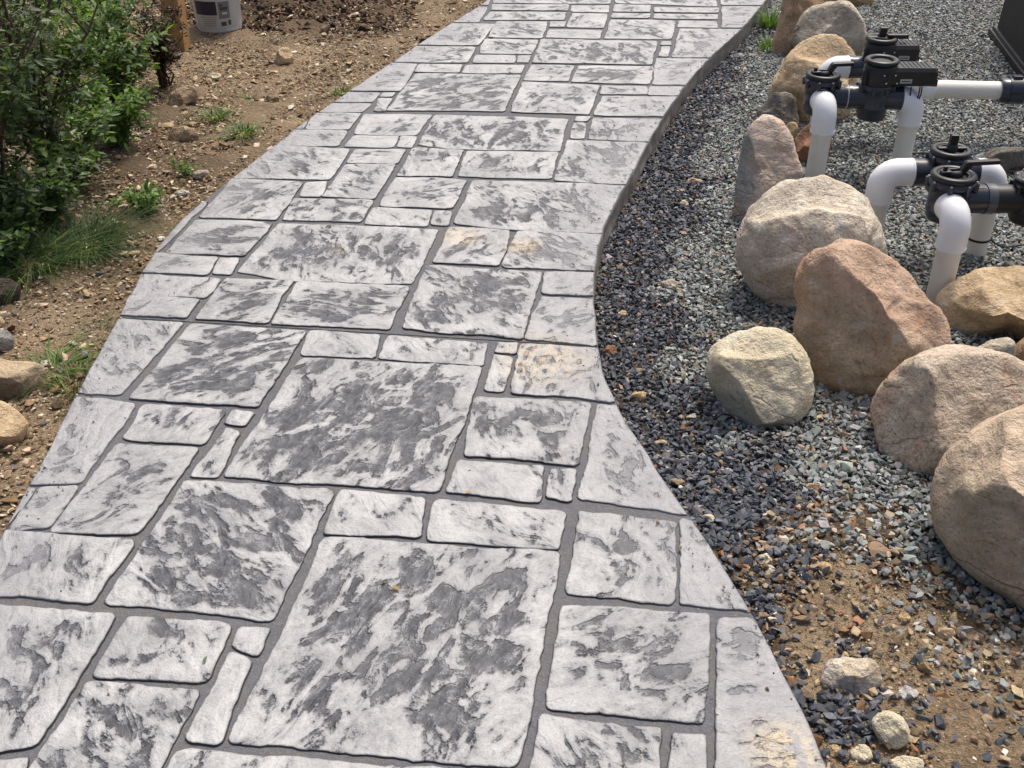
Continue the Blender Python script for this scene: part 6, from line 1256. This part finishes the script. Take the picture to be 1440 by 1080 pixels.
def plant(name, base, height, spread, nstem, nleaf, ln, cols, seed, label, cat, lean=(0, 0), group=None, stemmat=None, stemr=0.006, fill=0.15, wr=0.42, twigs=2):
    rng = random.Random(seed); bz = float(ground_z(base[0], base[1]))
    root = empty(name, (base[0], base[1], bz)); tag(root, label, cat, group)
    vs = []; fs = []; cl = []; sm = MB(); segs = []
    for k in range(nstem):
        a = 2*math.pi*k/nstem+rng.uniform(-.5, .5); sp = spread*rng.uniform(0.35, 1.0); h = height*rng.uniform(0.65, 1.0)
        st = Vector((math.cos(a), math.sin(a), 0))*spread*0.12*rng.random(); tip = Vector((math.cos(a)*sp+lean[0]*h, math.sin(a)*sp+lean[1]*h, h))
        pts = [st+(tip-st)*t+Vector((math.cos(a)*sp*0.25*math.sin(math.pi*t)*-1, math.sin(a)*sp*0.25*math.sin(math.pi*t)*-1, 0))+Vector((rng.gauss(0, .012), rng.gauss(0, .012), 0)) for t in [i/7 for i in range(8)]]
        pts[0].z = -0.03
        sm.tube(pts, [stemr*(1-0.75*i/7) for i in range(8)], 6); segs.append(pts)
        for _ in range(twigs):
            i = rng.randint(2, 6); p0 = pts[i]; d = Vector((rng.gauss(0, 1), rng.gauss(0, 1), rng.uniform(0.1, 1.1))).normalized()*height*rng.uniform(0.12, 0.30)
            tw = [p0, p0+d*0.5+Vector((0, 0, -0.01)), p0+d]; sm.tube(tw, [stemr*0.45, stemr*0.3, stemr*0.15], 5)
            segs.append([p0+(d*t) for t in (0, .2, .4, .55, .7, .8, .9, 1.0)])
    for _ in range(nleaf):
        pts = rng.choice(segs); t = fill+(1-fill)*rng.random()**0.8; i = min(6, int(t*7)); p = pts[i].lerp(pts[i+1], t*7-i)
        p = p+Vector((rng.gauss(0, 1), rng.gauss(0, 1), rng.gauss(0, .7)))*spread*0.07
        d = Vector((rng.gauss(0, 1), rng.gauss(0, 1), rng.gauss(0.15, .55)))
        l = ln*rng.uniform(0.55, 1.25); c = rng.choice(cols); s = rng.uniform(0.7, 1.3)
        lv, lf = leaf_geo(rng, p, d, Vector((rng.gauss(0, .45), rng.gauss(0, .45), 1)), l, l*wr*rng.uniform(0.8, 1.15))
        n = len(vs); vs += lv; fs += [tuple(q+n for q in f) for f in lf]; cl += [(c[0]*s, c[1]*s, c[2]*s)]*len(lv)
    sm.build('stems', stemmat or M_STEM, root); tinted('foliage', vs, fs, cl, M_LEAF, root)
    return root

def tuft(name, base, height, spread, n, wd, cols, seed, label, cat='grass tuft', lean=(0, 0), group='grass tufts'):
    rng = random.Random(seed); bz = float(ground_z(base[0], base[1])); vs = []; fs = []; cl = []
    for _ in range(n):
        a = rng.uniform(0, 2*math.pi); r = spread*0.45*math.sqrt(rng.random()); b = Vector((math.cos(a)*r, math.sin(a)*r, -0.01))
        h = height*rng.uniform(0.45, 1.0); o = Vector((math.cos(a)+rng.gauss(0, .5)+lean[0], math.sin(a)+rng.gauss(0, .5)+lean[1], 0))*spread*rng.uniform(0.3, 1.0)
        s = Vector((-o.y, o.x, 0)); s = s.normalized()*wd*rng.uniform(0.6, 1.2) if s.length > 1e-6 else Vector((wd, 0, 0))
        c = rng.choice(cols); k = rng.uniform(0.7, 1.3); m = len(vs)
        for i in range(5):
            t = i/4; p = b+o*t**1.8+Vector((0, 0, h*(t-0.35*t**3))); w = s*(1-t**1.5*0.95)*0.5
            vs += [p-w, p+w]; cl += [(c[0]*k, c[1]*k, c[2]*k)]*2
        fs += [(m+2*i, m+2*i+1, m+2*i+3, m+2*i+2) for i in range(4)]
    o = tinted(name, vs, fs, cl, M_LEAF, None); o.location = (base[0], base[1], bz); return tag(o, label, cat, group)

PT = {'shrub_near': (-1.766, 3.392), 'shrub_mid': (-1.709, 3.736), 'shrub_far': (-2.159, 4.507), 'weed_a': (-1.599, 4.176), 'weed_b': (-1.731, 4.616), 'weed_c': (-2.029, 5.368), 'weed_d': (-1.65, 3.771), 'weed_e': (-2.005, 4.779), 'weed_g': (-1.613, 3.438), 'weed_h': (-1.655, 3.122), 'weed_f': (-1.686, 3.274), 'dock': (-1.61, 4.891), 'dock_b': (-2.079, 5.305), 'low_a': (-1.339, 3.623), 'low_b': (-1.283, 3.96), 'grass_a': (-1.467, 3.314), 'grass_b': (-1.581, 3.149), 'tuft_block': (-1.304, 2.54), 'tuft_dry': (-1.212, 2.479), 'tuft_edge': (-1.232, 2.742), 'sprig_a': (-1.303, 4.547), 'sprig_b': (-1.152, 4.381), 'sprig_c': (-1.208, 4.806), 'sprig_d': (-0.808, 4.975), 'right_a': (1.499, 6.307), 'right_b': (1.397, 5.859), 'blade': (0.517, 3.111), 'seed_a': (0.914, 1.712), 'seed_b': (0.888, 1.586), 'lit_a': (-0.279, 1.654), 'lit_b': (-0.236, 1.633), 'lit_c': (-0.603, 1.435), 'lit_d': (-0.112, 1.957)}
WG = 'weeds on the soil bank'
SG = 'shrubs on the bank'
plant('weed', PT['weed_g'], 0.24, 0.24, 14, 1100, 0.034, GREENS+BRIGHT[:2], 29, 'leafy green weed between the nearest shrub and the large grass clump', 'weed', group=WG, stemmat=M_GREENSTEM, stemr=0.003, fill=0.03)
plant('weed', PT['weed_h'], 0.20, 0.22, 12, 800, 0.034, GREENS+BRIGHT[:1], 30, 'low leafy weed at the left edge just above the dark rock', 'weed', group=WG, stemmat=M_GREENSTEM, stemr=0.003, fill=0.03)
plant('shrub', PT['shrub_near'], 0.80, 0.42, 14, 4200, 0.032, GREENS, 1, 'dark green twiggy shrub at the left edge, nearest of the bushes', 'shrub', group=SG, stemr=0.008, twigs=4)
plant('shrub', PT['shrub_mid'], 0.95, 0.30, 10, 2900, 0.032, GREENS, 2, 'tall dark shrub with a bare brown stem left of the leafy weeds', 'shrub', group=SG, stemr=0.012, twigs=4)
plant('shrub', PT['shrub_far'], 0.85, 0.50, 12, 3200, 0.036, GREENS+BRIGHT[:1], 3, 'dark shrub in the top left corner behind the brown stems', 'shrub', group=SG, stemr=0.009, twigs=4)
plant('weed', PT['weed_a'], 0.30, 0.26, 14, 1300, 0.038, BRIGHT, 4, 'broad-leaved green weed beside the lower brown rock', 'weed', group=WG, stemmat=M_GREENSTEM, stemr=0.004, fill=0.05)
plant('weed', PT['weed_b'], 0.40, 0.32, 16, 1900, 0.040, BRIGHT+BRIGHT+GREENS, 5, 'bright leafy weed between the tall shrub and the reddish plant', 'weed', group=WG, stemmat=M_GREENSTEM, stemr=0.004, fill=0.05)
plant('weed', PT['weed_c'], 0.34, 0.30, 16, 1500, 0.046, BRIGHT, 6, 'sunlit green weed behind the reddish plant near the top edge', 'weed', group=WG, stemmat=M_GREENSTEM, stemr=0.004, fill=0.05)
plant('weed', PT['weed_d'], 0.28, 0.30, 14, 1300, 0.042, GREENS+BRIGHT, 7, 'low spreading weed under the dark shrubs', 'weed', group=WG, stemmat=M_GREENSTEM, stemr=0.004, fill=0.05)
plant('weed', PT['weed_e'], 0.42, 0.36, 14, 1500, 0.042, BRIGHT, 27, 'mixed green weed behind the tall dark shrub', 'weed', group=WG, stemmat=M_GREENSTEM, stemr=0.004, fill=0.05)
plant('weed', PT['weed_f'], 0.26, 0.30, 14, 1200, 0.038, GREENS, 28, 'dark leafy weed at the left edge in front of the nearest shrub', 'weed', group=WG, stemmat=M_GREENSTEM, stemr=0.004, fill=0.05)
plant('dock_plant', PT['dock'], 0.40, 0.17, 16, 3000, 0.020, DUSKY, 8, 'dark reddish seeding plant against the wooden post', 'plant', stemr=0.005, fill=0.1)
plant('dock_plant', PT['dock_b'], 0.40, 0.09, 5, 420, 0.020, DUSKY, 9, 'slim dark reddish plant standing among the weeds at the top', 'plant', stemr=0.004, fill=0.3)
plant('weed', PT['low_a'], 0.10, 0.13, 12, 260, 0.034, BRIGHT, 10, 'low bright weed by the path left of the long pale stone', 'weed', group=WG, stemmat=M_GREENSTEM, stemr=0.002, fill=0.05)
plant('weed', PT['low_b'], 0.06, 0.09, 8, 90, 0.022, BRIGHT, 11, 'small sprig beside the long pale stone at the path edge', 'weed', group=WG, stemmat=M_GREENSTEM, stemr=0.002, fill=0.05)
tuft('grass_tuft', PT['grass_a'], 0.13, 0.24, 620, 0.0042, GREENS, 12, 'large dark green grass clump under the shrubs')
tuft('grass_tuft', PT['grass_b'], 0.13, 0.22, 420, 0.0045, GREENS+BRIGHT, 13, 'grass clump at the left edge above the dark rock')
tuft('grass_tuft', PT['tuft_block'], 0.062, 0.12, 190, 0.0060, BRIGHT, 14, 'bright green grass tuft behind the angular block')
tuft('grass_tuft', PT['tuft_dry'], 0.07, 0.11, 190, 0.0045, [(0.16, 0.15, 0.055), (0.24, 0.19, 0.09), (0.09, 0.13, 0.04)], 15, 'half dry grass tuft between the angular block and the path')
tuft('grass_tuft', PT['tuft_edge'], 0.05, 0.10, 90, 0.004, [(0.12, 0.14, 0.05), (0.18, 0.15, 0.07), (0.08, 0.12, 0.04)], 16, 'thin dry grass along the path edge above the half dry tuft')
tuft('grass_tuft', PT['sprig_a'], 0.075, 0.10, 90, 0.006, BRIGHT, 17, 'small grass sprig on bare soil right of the upper brown rock')
tuft('grass_tuft', PT['sprig_b'], 0.09, 0.11, 120, 0.006, BRIGHT, 18, 'grass sprig on bare soil just right of the lower brown rock')
tuft('grass_tuft', PT['sprig_c'], 0.05, 0.05, 40, 0.005, BRIGHT, 19, 'tiny grass sprig left of the small brown stone')
tuft('grass_tuft', PT['sprig_d'], 0.07, 0.07, 50, 0.006, BRIGHT, 20, 'small grass tuft touching the far left edge of the path')
tuft('grass_tuft', PT['right_a'], 0.20, 0.13, 170, 0.007, BRIGHT, 21, 'tall bright grass between the far path edge and brown craggy boulder')
tuft('grass_tuft', PT['right_b'], 0.13, 0.10, 110, 0.006, BRIGHT, 22, 'shorter grass just in front of the tall grass by the far boulders')
tuft('grass_tuft', PT['blade'], 0.055, 0.03, 5, 0.005, BRIGHT, 23, 'few green blades over the greenish pale stone in the gravel')
tuft('seedling', PT['seed_a'], 0.022, 0.022, 14, 0.006, BRIGHT, 24, 'tiny green seedling in gravel left of the largest boulder', 'seedling', group='seedlings')
tuft('seedling', PT['seed_b'], 0.022, 0.024, 14, 0.007, BRIGHT, 25, 'tiny green seedling in gravel nearer the soil, beside the golden pebble', 'seedling', group='seedlings')

# ------------------------------------------------------------------ litter on the path
def litter(p, ln, wd, rz, col, label):
    rng = random.Random(int(p[0]*1000)); lv, lf = leaf_geo(rng, Vector((0, 0, 0)), Vector((math.cos(rz), math.sin(rz), 0.12)), Vector((0, 0, 1)), ln, wd)
    o = tinted('dry_leaf', lv, lf, [col]*len(lv), M_LEAF, None); o.location = (p[0], p[1], 0.004); tag(o, label, 'leaf', 'litter on the path')
litter(PT['lit_a'], 0.022, 0.006, 0.7, (0.07, 0.09, 0.03), 'thin green leaf fragment on the largest near stone')
litter(PT['lit_b'], 0.024, 0.011, 2.4, (0.40, 0.28, 0.12), 'curled straw-coloured leaf fragment on the largest near stone')
litter(PT['lit_c'], 0.018, 0.006, 1.2, (0.10, 0.14, 0.04), 'small green leaf bit at the near left of the path')
litter(PT['lit_d'], 0.018, 0.009, 0.4, (0.50, 0.34, 0.12), 'yellowish crumb on the joint below the middle stone')
